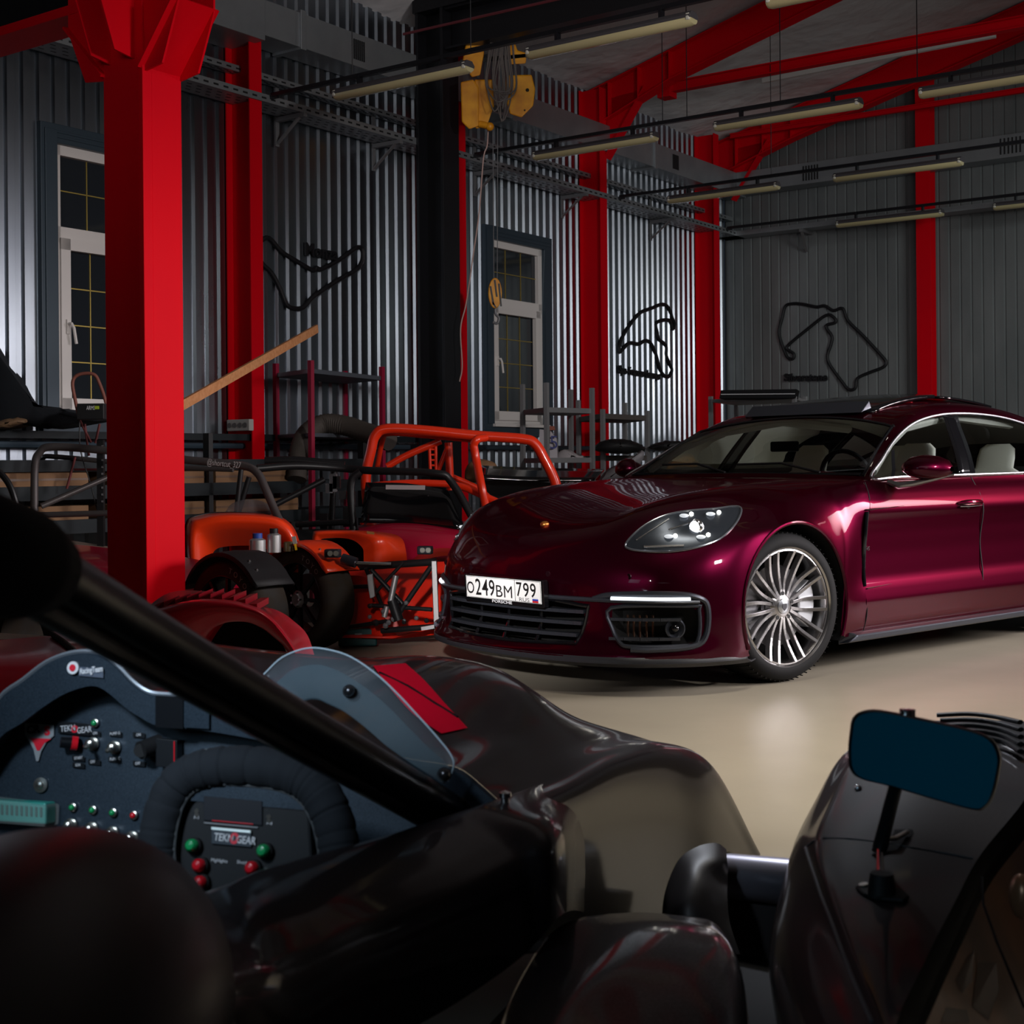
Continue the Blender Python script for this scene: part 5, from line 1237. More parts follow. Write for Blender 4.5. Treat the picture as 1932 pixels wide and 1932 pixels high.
# outer flank of the pod: black recess then brown polished skin
R0_ = [WPG[i][-1] for i in range(len(WPG))]
G = [[p, p + Vector((.008, 0, -.012)), p + Vector((.014, 0, -.05))] for p in R0_]; b = MB(); b.grid(G); b.build('pod_recess', M_INB, race, smooth=True)
G = [[p + Vector((.012, -.012, -.030)), p + Vector((.05, -.02, -.10)), p + Vector((.13, -.02, -.22)), p + Vector((.25, -.0, -.42))] for p in R0_]
b = MB(); b.grid(G); fl = b.build('pod_flank', mat('bronze_skin', (.42, .20, .10), .3, .35, coat=.5, noise=(9, (.20, .11, .07), .05, (1, 1, .3))), race, smooth=True, angle=180)
fv = [p for r in G for p in r]; bvh_fl = BVHTree.FromPolygons(fv, [(i * 4 + j, i * 4 + j + 1, (i + 1) * 4 + j + 1, (i + 1) * 4 + j) for i in range(len(G) - 1) for j in range(3)])
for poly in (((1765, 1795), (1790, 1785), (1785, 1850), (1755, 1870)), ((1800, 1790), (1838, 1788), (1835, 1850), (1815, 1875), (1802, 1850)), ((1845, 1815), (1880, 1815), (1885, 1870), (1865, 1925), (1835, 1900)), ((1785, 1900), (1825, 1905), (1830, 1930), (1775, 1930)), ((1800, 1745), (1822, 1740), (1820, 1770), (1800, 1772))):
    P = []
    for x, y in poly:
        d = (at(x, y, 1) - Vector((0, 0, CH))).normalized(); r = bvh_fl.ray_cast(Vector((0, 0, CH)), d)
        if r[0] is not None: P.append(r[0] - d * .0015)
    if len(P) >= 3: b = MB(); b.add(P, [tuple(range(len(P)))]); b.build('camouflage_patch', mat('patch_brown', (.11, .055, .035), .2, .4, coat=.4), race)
kn = at(1928, 1692, 1.66); b = MB(); b.sphere(kn, .024, 20, (.6, .8, 1.15)); b.build('flank_knob', mat('knob_bronze', (.35, .17, .09), .5, .3), race, smooth=True)
b = MB(); b.tube([at(x, y, Y) for x, y, Y in ((1853, 1655, 1.72), (1855, 1705, 1.66), (1880, 1775, 1.60), (1932, 1900, 1.50))], .0016, 6); b.build('panel_gap', M_INB, race)
# louvres
b_ = None
for k in range(5):
    b = MB(); y0 = 1362 + k * 10; P = [onpod(x, y, .012) for x, y in ((1770 + k * 6, y0), (1830 + k * 5, y0 - 2 + k), (1880 + k * 4, y0 + 4 + k * 2), (1925, y0 + 14 + k * 4))]
    b.tube(cr(P, 5), .007, 8, flat=.6); b.build('louvre_blade', mat('louvre_black', (.012, .014, .018), 0, .35), race, smooth=True)
for q in ((1620, 1490), (1920, 1413)): b = MB(); b.sphere(onpod(*q, .002), .006, 10); b.build('pod_screw', M_CHROME, race, smooth=True)
# filler latch
b = MB(); P = [onpod(x, y, .001) for x, y in ((1688, 1566), (1722, 1566), (1724, 1574), (1700, 1600), (1672, 1614), (1644, 1616), (1654, 1600), (1680, 1590))]; b.add(P, [tuple(range(8))]); b.build('latch_recess', M_INB, race)
b = MB(); b.tube([onpod(1650, 1612, .006), onpod(1668, 1600, .012), onpod(1690, 1598, .012), onpod(1712, 1578, .006)], .0035, 8); b.build('latch_lever', M_NICK, race, smooth=True)
# pod mirror
MN = Vector((-.22, -.97, .08)).normalized(); MO = at(1740, 1432, 1.72)
def MM(px, py, off=0):
    o = Vector((0, 0, CH)); d = at(px, py, 1) - o
    return o + d * ((MO + MN * off - o).dot(MN) / d.dot(MN))
OUT = [(1603, 1380), (1608, 1355), (1625, 1343), (1660, 1341), (1740, 1357), (1820, 1375), (1868, 1394), (1886, 1425), (1884, 1460), (1873, 1505), (1858, 1526), (1835, 1528), (1760, 1508), (1680, 1484), (1625, 1470), (1604, 1452), (1600, 1415)]
def ring(s, off, ox=0, oy=0):
    cx, cy = 1743, 1434
    return [MM(cx + (q.x - cx) * s + ox, cy + (q.y - cy) * s + oy, off) for q in cr([Vector((x, y, 0)) for x, y in OUT], 4, closed=True)]
b = MB(); rr = [ring(.965, .003), ring(1.0, .0), ring(1.0, -.014, 2, -2), ring(.9, -.038, 6, -6), ring(.6, -.055, 8, -8), ring(.2, -.060, 8, -8)]
b.grid(rr, closed=True); b.add(rr[-1], [tuple(range(len(rr[-1])))]); mir = b.build('rear_view_mirror', mat('shell_black', (.012, .012, .014), 0, .35, coat=.3), race, smooth=True, angle=60)
b = MB(); g_ = ring(.962, .0015); b.add(g_, [tuple(range(len(g_)))]); b.build('mirror_glass', mat('blue_reflection', (.01, .30, .48), .4, .04), mir)  # blue base colour stands in for what the glass would reflect
b = MB(); b.tube([MM(1690, 1482, -.02), onpod(1664, 1640, .028)], [.0085, .0095], 14); b.build('mirror_stalk', M_DARK, mir, smooth=True)
b = MB(); b.tube([onpod(1664, 1645, .03), onpod(1664, 1682, .012)], [.004, .006], 10); b.build('stalk_pin', M_CHROME, mir, smooth=True)
mb_ = onpod(1664, 1690, 0); b = MB(); b.cyl(mb_, mb_ + Vector((0, 0, .028)), .018, 18, .014); b.build('stalk_socket', M_DARK, mir, smooth=True, angle=40)
b = MB(); P = [onpod(x, y, .001) for x, y in ((1614, 1680), (1630, 1670), (1660, 1672), (1700, 1684), (1716, 1698), (1705, 1706), (1665, 1702), (1630, 1694))]; b.prism(P, (0, 0, .005)); b.build('stalk_base', M_DARK, mir, bevel=.002)
b = MB(); b.cyl(onpod(1631, 1680, .006), onpod(1631, 1680, .0085), .006, 12); b.build('base_screw', M_NICK, mir)
b = MB(); b.cyl(MM(1712, 1352, -.02), MM(1712, 1338, -.02), .010, 14); b.build('adjuster_knob', M_CHROME, mir, smooth=True, angle=40)
# perspex deflector
OA = [(498, 1272), (533, 1240), (579, 1223), (621, 1226), (663, 1240), (709, 1271), (751, 1310), (790, 1352), (825, 1391), (850, 1423), (856, 1445), (846, 1474)]
IA = [(560, 1330), (575, 1318), (596, 1316), (618, 1325), (645, 1338), (672, 1357), (700, 1380), (726, 1403), (755, 1424), (785, 1444), (815, 1462), (838, 1476)]
MA = [(520, 1290), (548, 1266), (590, 1256), (622, 1262), (655, 1278), (695, 1305), (735, 1340), (772, 1378), (808, 1414), (835, 1438), (848, 1455), (842, 1475)]
def Yp(x): return 2.20 - .26 * (x - 500) / 350
A = cr([at(x, y, Yp(x) + .02) for x, y in OA], 5); Bm = cr([at(x, y, Yp(x) + .00) for x, y in MA], 5); I_ = cr([at(x, y, Yp(x) - .045) for x, y in IA], 5)
b = MB(); b.grid([[a, m, i] for a, m, i in zip(A, Bm, I_)]); ws = b.build('wind_deflector', M_PERSP, race, smooth=True, solid=.003); WM[ws.name] = WM[race.name]
b = MB(); b.tube(A, .0013, 6); b.build('deflector_edge', mat('perspex_edge', (.45, .55, .62), 0, .3), ws, smooth=True)
b = MB(); b.grid([[m + Vector((0, .012, 0)), i + Vector((0, .012, -.005))] for m, i in zip(Bm, I_)]); b.build('deflector_flange', mat('flange_blue', (.030, .055, .070), 0, .45, alpha=.72), ws, smooth=True)
for q in ((659, 1304), (838, 1461)): b = MB(); b.sphere(at(q[0], q[1], Yp(q[0]) - .03), .008, 14); b.cyl(at(q[0], q[1], Yp(q[0]) - .025), at(q[0], q[1], Yp(q[0]) - .01), .010, 14); b.build('deflector_bolt', mat('bolt_dark', (.10, .10, .11), .9, .25), ws, smooth=True)
# hood pin
p = at(953, 1532, 1.985); b = MB(); b.lathe(p, (0, 0, 1), [(0, .0165), (.003, .0165), (.003, .007), (.006, .006), (.020, .006), (.022, .009), (.028, .009), (.030, .004), (.031, .0005)], 18); b.build('hood_pin', M_CHROME, race, smooth=True, angle=35)
# cage brace
M_BAR = mat('brace_black', (.005, .006, .009), 0, .38, coat=.3, coatr=.2)
P = [at(-160, 940, .95), at(60, 1062, 1.15), at(300, 1208, 1.40), at(560, 1362, 1.68), at(760, 1478, 1.90), at(880, 1550, 2.03)]
b = MB(); b.tube(cr(P, 6), .026, 20); b.build('cage_brace', M_BAR, race, smooth=True, angle=60)
b = MB(); b.tube([at(-200, 985, .98), at(-60, 1035, 1.03), at(30, 1062, 1.08), at(78, 1078, 1.12)], [.047, .046, .044, .035], 20); b.build('brace_padding', M_CLOTH, race, smooth=True, angle=180)
b = MB(); P2 = [p + Vector((-.004, -.012, -.030)) for p in cr(P[1:], 6)]; b.tube(P2, .010, 10); b.build('brace_rib', M_BAR, race, smooth=True)
# ---------------------------------------------------------------- middle distance
M_CAGE = mat('cage_grey', (.085, .075, .075), .4, .35)
M_BLK = mat('satin_black', (.010, .010, .011), 0, .4)
M_REDP = mat('race_red', (.48, .002, .018), 0, .33, coat=.6, coatr=.1)
M_CARD = mat('cardboard', (.20, .105, .05), 0, .8)
M_ALU = mat('aluminium', (.5, .5, .5), .8, .4)
M_MAG = mat('rack_crimson', (.26, .003, .03), 0, .45)
M_RACKG = mat('rack_grey', (.26, .26, .27), .3, .45)
def px_tube(b, pts, r, seg=10, n=5, sm=True): return b.tube(cr([at(*p) for p in pts], n) if sm else [at(*p) for p in pts], r, seg)
def tubepart(name, pts, r, m, parent, seg=12, sm=True):
    b = MB(); px_tube(b, pts, r, seg, 5, sm); return b.build(name, m, parent, smooth=True, angle=60)
def gridpart(name, rows, m, parent, nu=4, nv=5, solid=0, angle=180):
    b = MB(); b.grid(pix(rows, nu, nv)); return b.build(name, m, parent, smooth=True, angle=angle, solid=solid)

# orange race car under repair
oc = thing('stripped_race_car', (-1.0, 7.7, 0), 'orange race car under repair with its front frame bare and one black mudguard', 'race car')
tubepart('roll_cage', [(66, 1040, 8.5), (65, 960, 8.5), (66, 880, 8.5), (74, 855, 8.5), (98, 843, 8.5), (200, 850, 8.5), (355, 868, 8.4), (455, 878, 8.35), (485, 892, 8.3), (500, 920, 8.25), (518, 962, 8.2), (535, 1000, 8.1)], .024, M_CAGE, oc)
tubepart('cage_tube', [(50, 960, 9.1), (56, 900, 9.1), (80, 866, 9.1), (110, 862, 9.0), (300, 880, 8.9), (440, 886, 8.8)], .016, M_CAGE, oc)
tubepart('cage_tube', [(78, 955, 8.5), (205, 900, 8.7)], .018, M_CAGE, oc); tubepart('cage_tube', [(66, 972, 8.5), (205, 968, 8.5)], .018, M_CAGE, oc)
tubepart('cage_tube', [(455, 885, 8.6), (445, 975, 8.6)], .016, M_BLK, oc)
x0 = at(392, 872, 8.32); x1 = at(446, 877, 8.28)
text_mb('@shortcut_327', .052, plane_M(x0 + Vector((0, -.02, 0)), x1 - x0, (-.1, -1, .1)) @ Matrix.Diagonal((.62, 1, 1, 1)), .001).build('lettering', mat('letter_grey', (.35, .33, .33), 0, .5), oc, normals=False)
gridpart('scuttle', [[(352, 1075, 8.2), (350, 990, 8.25), (372, 972, 8.3), (430, 966, 8.35), (510, 970, 8.3), (545, 985, 8.25), (562, 1012, 8.2), (570, 1050, 8.15), (572, 1080, 8.15)],
                     [(362, 1075, 8.0), (362, 1000, 8.0), (382, 984, 8.0), (430, 977, 8.0), (508, 981, 8.0), (538, 994, 8.0), (553, 1018, 8.0), (560, 1050, 8.0), (562, 1080, 8.0)],
                     [(400, 1075, 8.1), (400, 1050, 8.12), (410, 1035, 8.14), (440, 1030, 8.15), (480, 1030, 8.15), (500, 1035, 8.14), (520, 1045, 8.12), (530, 1060, 8.1), (532, 1080, 8.1)]], M_ORANGE, oc)
tubepart('scuttle_edge', [(352, 1060, 8.15), (351, 992, 8.2), (373, 973, 8.25), (430, 968, 8.3), (510, 972, 8.25)], .008, M_BLK, oc)
b = MB(); A = cr([at(*p) for p in ((424, 968, 8.3), (438, 950, 8.3), (470, 942, 8.3), (504, 950, 8.3), (521, 972, 8.25))], 4); C_ = cr([at(*p) for p in ((424, 969, 8.3), (445, 970, 8.3), (470, 970, 8.3), (495, 971, 8.3), (521, 973, 8.25))], 4)
b.grid([[a, c] for a, c in zip(A, C_)]); b.build('aero_screen', mat('screen_smoke', (.12, .12, .13), 0, .2, alpha=.45), oc, smooth=True, solid=.004)
def rwheel(cx, Y, m_f, fname, parent, tyre_lab=None):
    nin = Vector((.64, .77, 0)); c = at(cx, 1000, Y); c.z = .29
    b = MB(); b.lathe(c, nin, [(0, .205), (-.006, .23), (0, .262), (.02, .283), (.05, .290), (.16, .290), (.19, .283), (.205, .262), (.21, .23), (.20, .20)], 56, closed=True)
    t = b.build('wheel', mat('used_tyre', (.030, .027, .025), 0, .8, spec=.25, noise=(9, (.028, .019, .012), .05, (1, 1, 1))), parent, smooth=True, angle=45); WM[t.name] = WM[parent.name]
    b = MB(); b.lathe(c, nin, [(-.002, .206), (0, .214), (.02, .20), (.05, .192), (.19, .192), (.19, .199), (.03, .204)], 48, closed=True); b.build('rim', mat('black_rim', (.012, .014, .018), .5, .25), t, smooth=True, angle=35)
    x, y, d = frame(nin)
    for k in range(9):
        a = 2 * PI * k / 9; e = x * math.cos(a) + y * math.sin(a); b = MB(); b.bar(c + nin * .03 + e * .04, c + nin * .012 + e * .2, .018, .02, up=nin); b.build('spoke', mat('black_rim'), t)
    b = MB(); b.lathe(c, nin, [(.0, .001), (.0, .03), (.02, .05), (.05, .05)], 20); b.build('hub', M_GREY, t, smooth=True, angle=40)
    for k in range(5):
        a = 2 * PI * k / 5; e = x * math.cos(a) + y * math.sin(a); b = MB(); b.cyl(c + e * .035 + nin * .025, c + e * .035 - nin * .006, .007, 8); b.build('wheel_nut', M_CHROME, t)
    b = MB(); b.lathe(c, nin, [(.1, .14), (.115, .14), (.115, .05), (.1, .05)], 36, closed=True); b.build('brake_disc', mat('disc_steel'), t, smooth=True, angle=40)
    for k, ch in enumerate('TOYO'):
        a = math.radians(72 - k * 10); ex = x if abs(x.z) < .5 else y
        hx = Vector((-nin.y, nin.x, 0)); hx = -hx if hx.x < 0 else hx
        e = hx * math.cos(a) + Vector((0, 0, 1)) * math.sin(a); tx = hx * math.sin(a) - Vector((0, 0, 1)) * math.cos(a)
        text_mb(ch, .040, plane_M(c + e * .246 - nin * .0085, tx, -nin), .001, align='CENTER').build('tyre_lettering', mat('letter_faint', (.20, .19, .18), 0, .6), t, normals=False)
    G = []
    for k in range(17):
        a = math.radians(158 - 128 * k / 16); hx = Vector((-nin.y, nin.x, 0)); hx = -hx if hx.x < 0 else hx
        R = .325 + (.012 if k in (0, 16) else 0); e = hx * math.cos(a) + Vector((0, 0, 1)) * math.sin(a)
        G.append([c + e * (R - .02) + nin * -.02, c + e * R + nin * -.012, c + e * (R + .006) + nin * .10, c + e * R + nin * .22, c + e * (R - .02) + nin * .235])
    b = MB(); b.grid(G); f = b.build(fname, m_f, parent, smooth=True, angle=60, solid=.006); WM[f.name] = WM[parent.name]
    for a_ in (60, 48):
        a = math.radians(a_); e = hx * math.cos(a) + Vector((0, 0, 1)) * math.sin(a); b = MB(); b.sphere(c + e * .328 + nin * .04, .008, 8); b.build('rivet', M_CHROME, f, smooth=True)
rwheel(556, 7.85, M_ORANGE, 'mudguard', oc); rwheel(418, 6.95, mat('mudguard_black', (.008, .007, .008), 0, .6, spec=.3), 'mudguard', oc)
gridpart('side_panel', [[(645, 1075, 8.35), (760, 1060, 8.4), (845, 1060, 8.4)], [(640, 1130, 8.25), (750, 1130, 8.2), (845, 1130, 8.3)], [(640, 1210, 8.2), (750, 1205, 8.15), (845, 1195, 8.3)]], mat('race_orange_red', (.75, .018, .004), 0, .4, coat=.3), oc)
gridpart('side_panel', [[(650, 1085, 8.1), (690, 1090, 7.95), (700, 1120, 7.9)], [(660, 1130, 8.1), (700, 1140, 7.95), (725, 1165, 7.9)], [(655, 1200, 8.1), (700, 1200, 7.95), (750, 1200, 7.9)]], mat('race_orange_red'), oc)
gridpart('floor_tray', [[(640, 1186, 8.1), (830, 1180, 8.1)], [(640, 1200, 7.9), (740, 1202, 7.9)]], mat('race_orange_red'), oc, solid=.01)
for p, q, r in (((645, 1072, 7.9), (822, 1060, 7.7), .020), ((822, 1182, 7.7), (720, 1190, 7.8), .016), ((814, 1068, 7.7), (745, 1168, 7.75), .015), ((700, 1075, 7.8), (762, 1142, 7.75), .014),
                ((762, 1060, 7.75), (705, 1122, 7.8), .010), ((690, 1072, 7.8), (720, 1140, 7.9), .012), ((648, 1108, 7.9), (700, 1106, 7.8), .012), ((652, 1184, 7.9), (730, 1172, 7.8), .012), ((700, 1142, 7.8), (815, 1150, 7.7), .012), ((640, 1065, 7.95), (600, 1072, 8.0), .012)):
    tubepart('frame_tube', [p, q], r, M_BLK, oc, sm=False)
b = MB(); b.bar(at(819, 1058, 7.68), at(824, 1186, 7.68), .030, .030, up=(0, 1, 0)); b.build('frame_upright', mat('worn_steel', (.28, .27, .27), .7, .4), oc, bevel=.003)
b = MB(); b.bar(at(795, 1186, 7.68), at(829, 1180, 7.68), .03, .02); b.build('frame_foot', mat('worn_steel'), oc)
b = MB(); b.tube([at(737, 1134, 7.72), at(747, 1086, 7.72)], .017, 12); b.build('damper', M_ALU, oc, smooth=True, angle=50)
b = MB(); b.tube([at(725, 1164, 7.72), at(730, 1144, 7.72)], .016, 12); b.build('damper', M_ALU, oc, smooth=True, angle=50)
b = MB(); b.tube([at(740, 1132, 7.72), at(752, 1170, 7.72)], .03, 10); b.build('suspension_spring', M_BLK, oc, smooth=True, angle=50)
b = MB(); b.tube([at(672, 1062, 7.72), at(738, 1064, 7.72)], .009, 10); b.build('steering_rod', M_CHROME, oc, smooth=True)
b = MB(); b.tube([at(646, 1054, 7.74), at(672, 1062, 7.72)], .030, 14); b.build('steering_rack', M_TRIMG, oc, smooth=True, angle=50)
b = MB(); b.prism([at(x, y, 7.75) for x, y in ((692, 1085), (703, 1082), (706, 1108), (708, 1126), (698, 1130), (694, 1108))], (0, .04, 0)); b.build('hub_carrier', mat('worn_steel'), oc, bevel=.004)
for k in range(14):
    rx = random.uniform(690, 815); ry = random.choice([1142, 1150, 1168, 1176]) + random.uniform(-6, 6); b = MB(); c = at(rx, ry, 7.72)
    b.sphere(c, random.uniform(.010, .020), 8); b.build('ball_joint', random.choice([M_BLK, M_GREY, M_BLK]), oc, smooth=True)
def lightpod(x, y, Y):
    b = MB(); b.box(at(x, y, Y), .085, .06, .048, -.2); p = b.build('spot_light', M_TRIMG, oc, bevel=.008); WM[p.name] = WM[oc.name]
    for dx in (-5, 6): b = MB(); c = at(x + dx, y, Y - .032); b.cyl(c, c + Vector((0, -.008, 0)), .015, 14); b.build('spot_lens', mat('spot_glass', (.35, .35, .3), .5, .2), p)
lightpod(628, 1044, 7.7); lightpod(802, 1038, 8.0)
gridpart('nose_cowl', [[(586, 1040, 8.7), (590, 1008, 8.7), (600, 1001, 8.75), (660, 1000, 8.8), (730, 1005, 8.8), (758, 1016, 8.7), (766, 1040, 8.6), (768, 1062, 8.6)],
                       [(588, 1042, 8.5), (592, 1010, 8.5), (602, 1003, 8.5), (655, 1002, 8.5), (690, 1005, 8.45), (718, 1015, 8.4), (722, 1040, 8.4), (722, 1064, 8.4)],
                       [(600, 1044, 8.5), (604, 1022, 8.5), (612, 1016, 8.5), (645, 1015, 8.5), (668, 1020, 8.45), (684, 1034, 8.4), (686, 1048, 8.4), (686, 1066, 8.4)]], M_ORANGE, oc, angle=180)
b = MB(); b.add([at(x, y, 8.75) for x, y in ((596, 1050), (606, 1020), (650, 1014), (690, 1030), (692, 1066), (600, 1066))], [tuple(range(6))]); b.build('cowl_inside', M_INB, oc)
b = MB(); b.prism([at(x, y, Y) for x, y, Y in ((692, 1002, 8.44), (706, 1004, 8.43), (707, 1028, 8.41), (696, 1026, 8.42))], (0, -.004, 0)); b.build('tape_patch', mat('tape_tan', (.40, .20, .06), 0, .6), oc)

# things standing on and around it
def bottle(x, Y, r, y0, y1, cap, label, nm_):
    base = at(x, y1, Y); h = at(x, y0, Y).z - base.z; root = thing(nm_, base, label, 'bottle')
    b = MB(); b.lathe(base, (0, 0, 1), [(0, r), (h * .72, r), (h * .80, r * .55), (h * .82, r * .5)], 20); b.build('bottle_body', M_ALU, root, smooth=True, angle=40)
    b = MB(); b.lathe(base + Vector((0, 0, h * .8)), (0, 0, 1), [(0, r * .6), (h * .2, r * .6)], 16); b.build('bottle_cap', cap, root, smooth=True, angle=40)
bottle(486, 7.75, .046, 1006, 1052, mat('cap_blue', (.02, .06, .30), 0, .4), 'aluminium bottle with a blue cap on the orange mudguard', 'metal_bottle')
bottle(517, 7.8, .040, 997, 1042, M_BLK, 'aluminium bottle with a black cap beside the blue-capped one', 'metal_bottle')
b = MB(); b.lathe(at(545, 1040, 7.85), (0, 0, 1), [(0, .03), (.05, .03), (.055, .025)], 14); tag(b.build('glass_jar', mat('jar_dark', (.10, .07, .03), 0, .3), smooth=True, angle=50), 'small dark jar right of the two metal bottles', 'jar')
root = thing('paint_brush', at(556, 1038, 7.8), 'small brush standing upright right of the dark jar', 'brush')
b = MB(); b.bar(at(554, 1012, 7.8), at(557, 1026, 7.8), .022, .012, up=(0, 1, 0)); b.build('brush_bristles', mat('bristle', (.3, .3, .28), 0, .7), root)
b = MB(); b.bar(at(557, 1026, 7.8), at(559, 1038, 7.8), .012, .010, up=(0, 1, 0)); b.build('brush_handle', MY, root)

# red car behind the massive column
rc = thing('red_car', (-2.2, 7.9, 0), 'red car with a small gold crest, half hidden behind the massive red column', 'car')
gridpart('bonnet', [[(60, 1035, 8.6), (140, 1028, 8.6), (205, 1034, 8.5), (300, 1042, 8.3), (358, 1053, 8.0), (400, 1062, 7.8), (440, 1082, 7.7), (462, 1122, 7.6)],
                    [(60, 1062, 8.2), (140, 1058, 8.2), (205, 1062, 8.1), (290, 1072, 7.9), (345, 1085, 7.7), (385, 1095, 7.6), (428, 1108, 7.5), (460, 1126, 7.5)],
                    [(60, 1110, 8.0), (140, 1112, 7.9), (205, 1116, 7.8), (280, 1122, 7.6), (335, 1122, 7.5), (380, 1122, 7.4), (422, 1126, 7.4), (458, 1130, 7.4)],
                    [(60, 1190, 8.0), (140, 1190, 7.9), (205, 1200, 7.8), (280, 1200, 7.7), (335, 1200, 7.6), (380, 1200, 7.6), (422, 1190, 7.6), (445, 1180, 7.6)]], mat('carmine', (.40, .003, .03), 0, .3, coat=.6), rc)
gridpart('cream_reflection', [[(98, 1016, 8.9), (150, 1022, 8.8), (210, 1032, 8.7)], [(115, 1030, 8.6), (150, 1036, 8.5), (210, 1044, 8.4)]], mat('reflected_cream', (.30, .22, .17), 0, .35, coat=.4), rc)  # cream strip paints a beige reflection on the bonnet
b = MB(); b.prism([at(x, y, 7.5) for x, y in ((370, 1090), (379, 1088), (387, 1096), (388, 1102), (377, 1099))], (0, -.01, -.0)); b.build('crest', mat('badge_gold'), rc)

# near red race car with saw-tooth louvres
nr = thing('red_race_car', (-1.6, 4.9, 0), 'red race car with saw-tooth mudguard louvres just beyond the charcoal car', 'race car')
OUTR = [(215, 1210, 5.2), (262, 1165, 5.2), (315, 1144, 5.2), (372, 1131, 5.2), (431, 1132, 5.2), (470, 1141, 5.2), (500, 1154, 5.2), (532, 1184, 5.2), (562, 1232, 5.2), (590, 1290, 5.2)]
INR = [(330, 1300, 5.18), (352, 1240, 5.18), (384, 1196, 5.18), (417, 1178, 5.18), (440, 1173, 5.18), (466, 1174, 5.18), (488, 1182, 5.18), (510, 1197, 5.18), (543, 1230, 5.18), (562, 1290, 5.18)]
MIDR = [((a[0] + c[0]) / 2, (a[1] + c[1]) / 2, 5.13) for a, c in zip(OUTR, INR)]
BKR = [(a[0] + 4, a[1] + 4, 5.75) for a in OUTR]
G = pix([BKR, OUTR, MIDR, INR], 5, 6); b = MB(); b.grid(G); b.grid([G[-1], [p + Vector((0, .5, 0)) for p in G[-1]]]); b.build('mudguard', M_REDP, nr, smooth=True, angle=70)
b = MB(); b.add([at(*p) for p in ((345, 1300, 5.6), (370, 1200, 5.6), (440, 1165, 5.6), (520, 1190, 5.6), (575, 1300, 5.6))], [(0, 1, 2, 3, 4)]); b.build('arch_inside', M_INB, nr)
OUTc = cr([Vector((x, y, 0)) for x, y, Y in OUTR], 6)
def outy(x):
    return min(OUTc, key=lambda p: abs(p.x - x)).y
for k in range(10):
    x = 268 + k * 22; y = outy(x + 10); y2 = outy(x + 22)
    b = MB(); b.prism([at(x, outy(x) + 4, 5.24), at(x + 19, y2 + 3, 5.24), at(x + 19, y2 - 9, 5.24), at(x + 3, outy(x + 3) - 1, 5.24)], (0, .25, 0)); b.build('louvre_tooth', mat('louvre_red', (.30, .002, .012), 0, .4), nr)
gridpart('rear_deck', [[(255, 1165, 5.7), (320, 1118, 5.95), (400, 1116, 6.0), (450, 1122, 6.0), (490, 1135, 5.9), (530, 1165, 5.8)], [(262, 1172, 5.3), (320, 1150, 5.3), (400, 1138, 5.3), (450, 1142, 5.3), (490, 1155, 5.3), (530, 1185, 5.3)]], mat('deck_dark', (.05, .002, .004), 0, .4), nr)
gridpart('body_side', [[(-60, 1212, 5.4), (0, 1207, 5.4), (94, 1200, 5.4), (104, 1202, 5.35)], [(-60, 1260, 4.9), (0, 1262, 4.9), (110, 1262, 4.9), (190, 1262, 4.9)], [(-60, 1420, 4.6), (20, 1420, 4.6), (160, 1400, 4.6), (300, 1360, 4.6)]], M_REDP, nr)
gridpart('body_panel', [[(101, 1192, 5.45), (161, 1182, 5.45), (235, 1220, 5.4)], [(130, 1212, 5.25), (200, 1215, 5.25), (262, 1240, 5.25)], [(170, 1250, 4.95), (250, 1270, 4.95), (330, 1300, 4.95)], [(300, 1380, 4.7), (350, 1380, 4.8), (380, 1370, 4.9)]], M_REDP, nr)
tubepart('panel_gap', [(98, 1196, 5.38), (130, 1222, 5.15), (165, 1252, 4.9)], .010, M_INB, nr)
gridpart('beige_reflection', [[(-60, 1192, 5.7), (0, 1194, 5.7), (92, 1200, 5.5)], [(-60, 1206, 5.4), (0, 1206, 5.4), (90, 1203, 5.4)]], mat('reflected_cream'), nr)  # pale strip stands in for a beige reflection along the body edge
nin = Vector((.64, .77, 0)); c = at(40, 1000, 6.0); c.z = .27
b = MB(); b.lathe(c, nin, [(0, .18), (-.006, .22), (.02, .262), (.05, .27), (.2, .27), (.23, .262), (.24, .22), (.23, .18)], 40, closed=True); b.build('wheel', mat('used_tyre'), nr, smooth=True, angle=45)

# car with black cage and car with orange cage
dk_ = thing('black_cage_car', (-.7, 9.4, 0), 'dark race car with a black roll cage behind the orange one', 'race car')
for pts, r in (([(485, 884, 9.3), (560, 879, 9.4), (650, 884, 9.5), (700, 888, 9.4), (820, 893, 9.3), (852, 910, 9.3), (900, 992, 9.2)], .026), ([(668, 1005, 9.4), (662, 940, 9.4), (664, 905, 9.4), (680, 890, 9.4)], .026),
               ([(500, 870, 9.8), (560, 869, 9.8), (650, 878, 9.8)], .03), ([(520, 952, 9.4), (612, 905, 9.5)], .02), ([(470, 900, 9.3), (440, 1000, 9.3)], .018), ([(630, 890, 9.9), (625, 1000, 9.9)], .022), ([(660, 985, 9.4), (560, 990, 9.6)], .02)):
    tubepart('cage_tube', pts, r, M_BLK, dk_)
gridpart('rear_window', [[(690, 910, 9.5), (770, 912, 9.5), (845, 925, 9.4)], [(680, 985, 9.3), (770, 988, 9.3), (880, 1000, 9.2)]], M_GLOSS, dk_, solid=.01)
b = MB(); b.bar(at(728, 919, 9.4), at(802, 920, 9.4), .012, .03); b.build('light_strip', mat('strip_pale', (.45, .4, .4), 0, .4), dk_)
gridpart('body_side', [[(540, 1000, 9.6), (620, 998, 9.6), (700, 1000, 9.6)], [(540, 1060, 9.4), (620, 1060, 9.4), (700, 1060, 9.4)]], M_BLK, dk_)
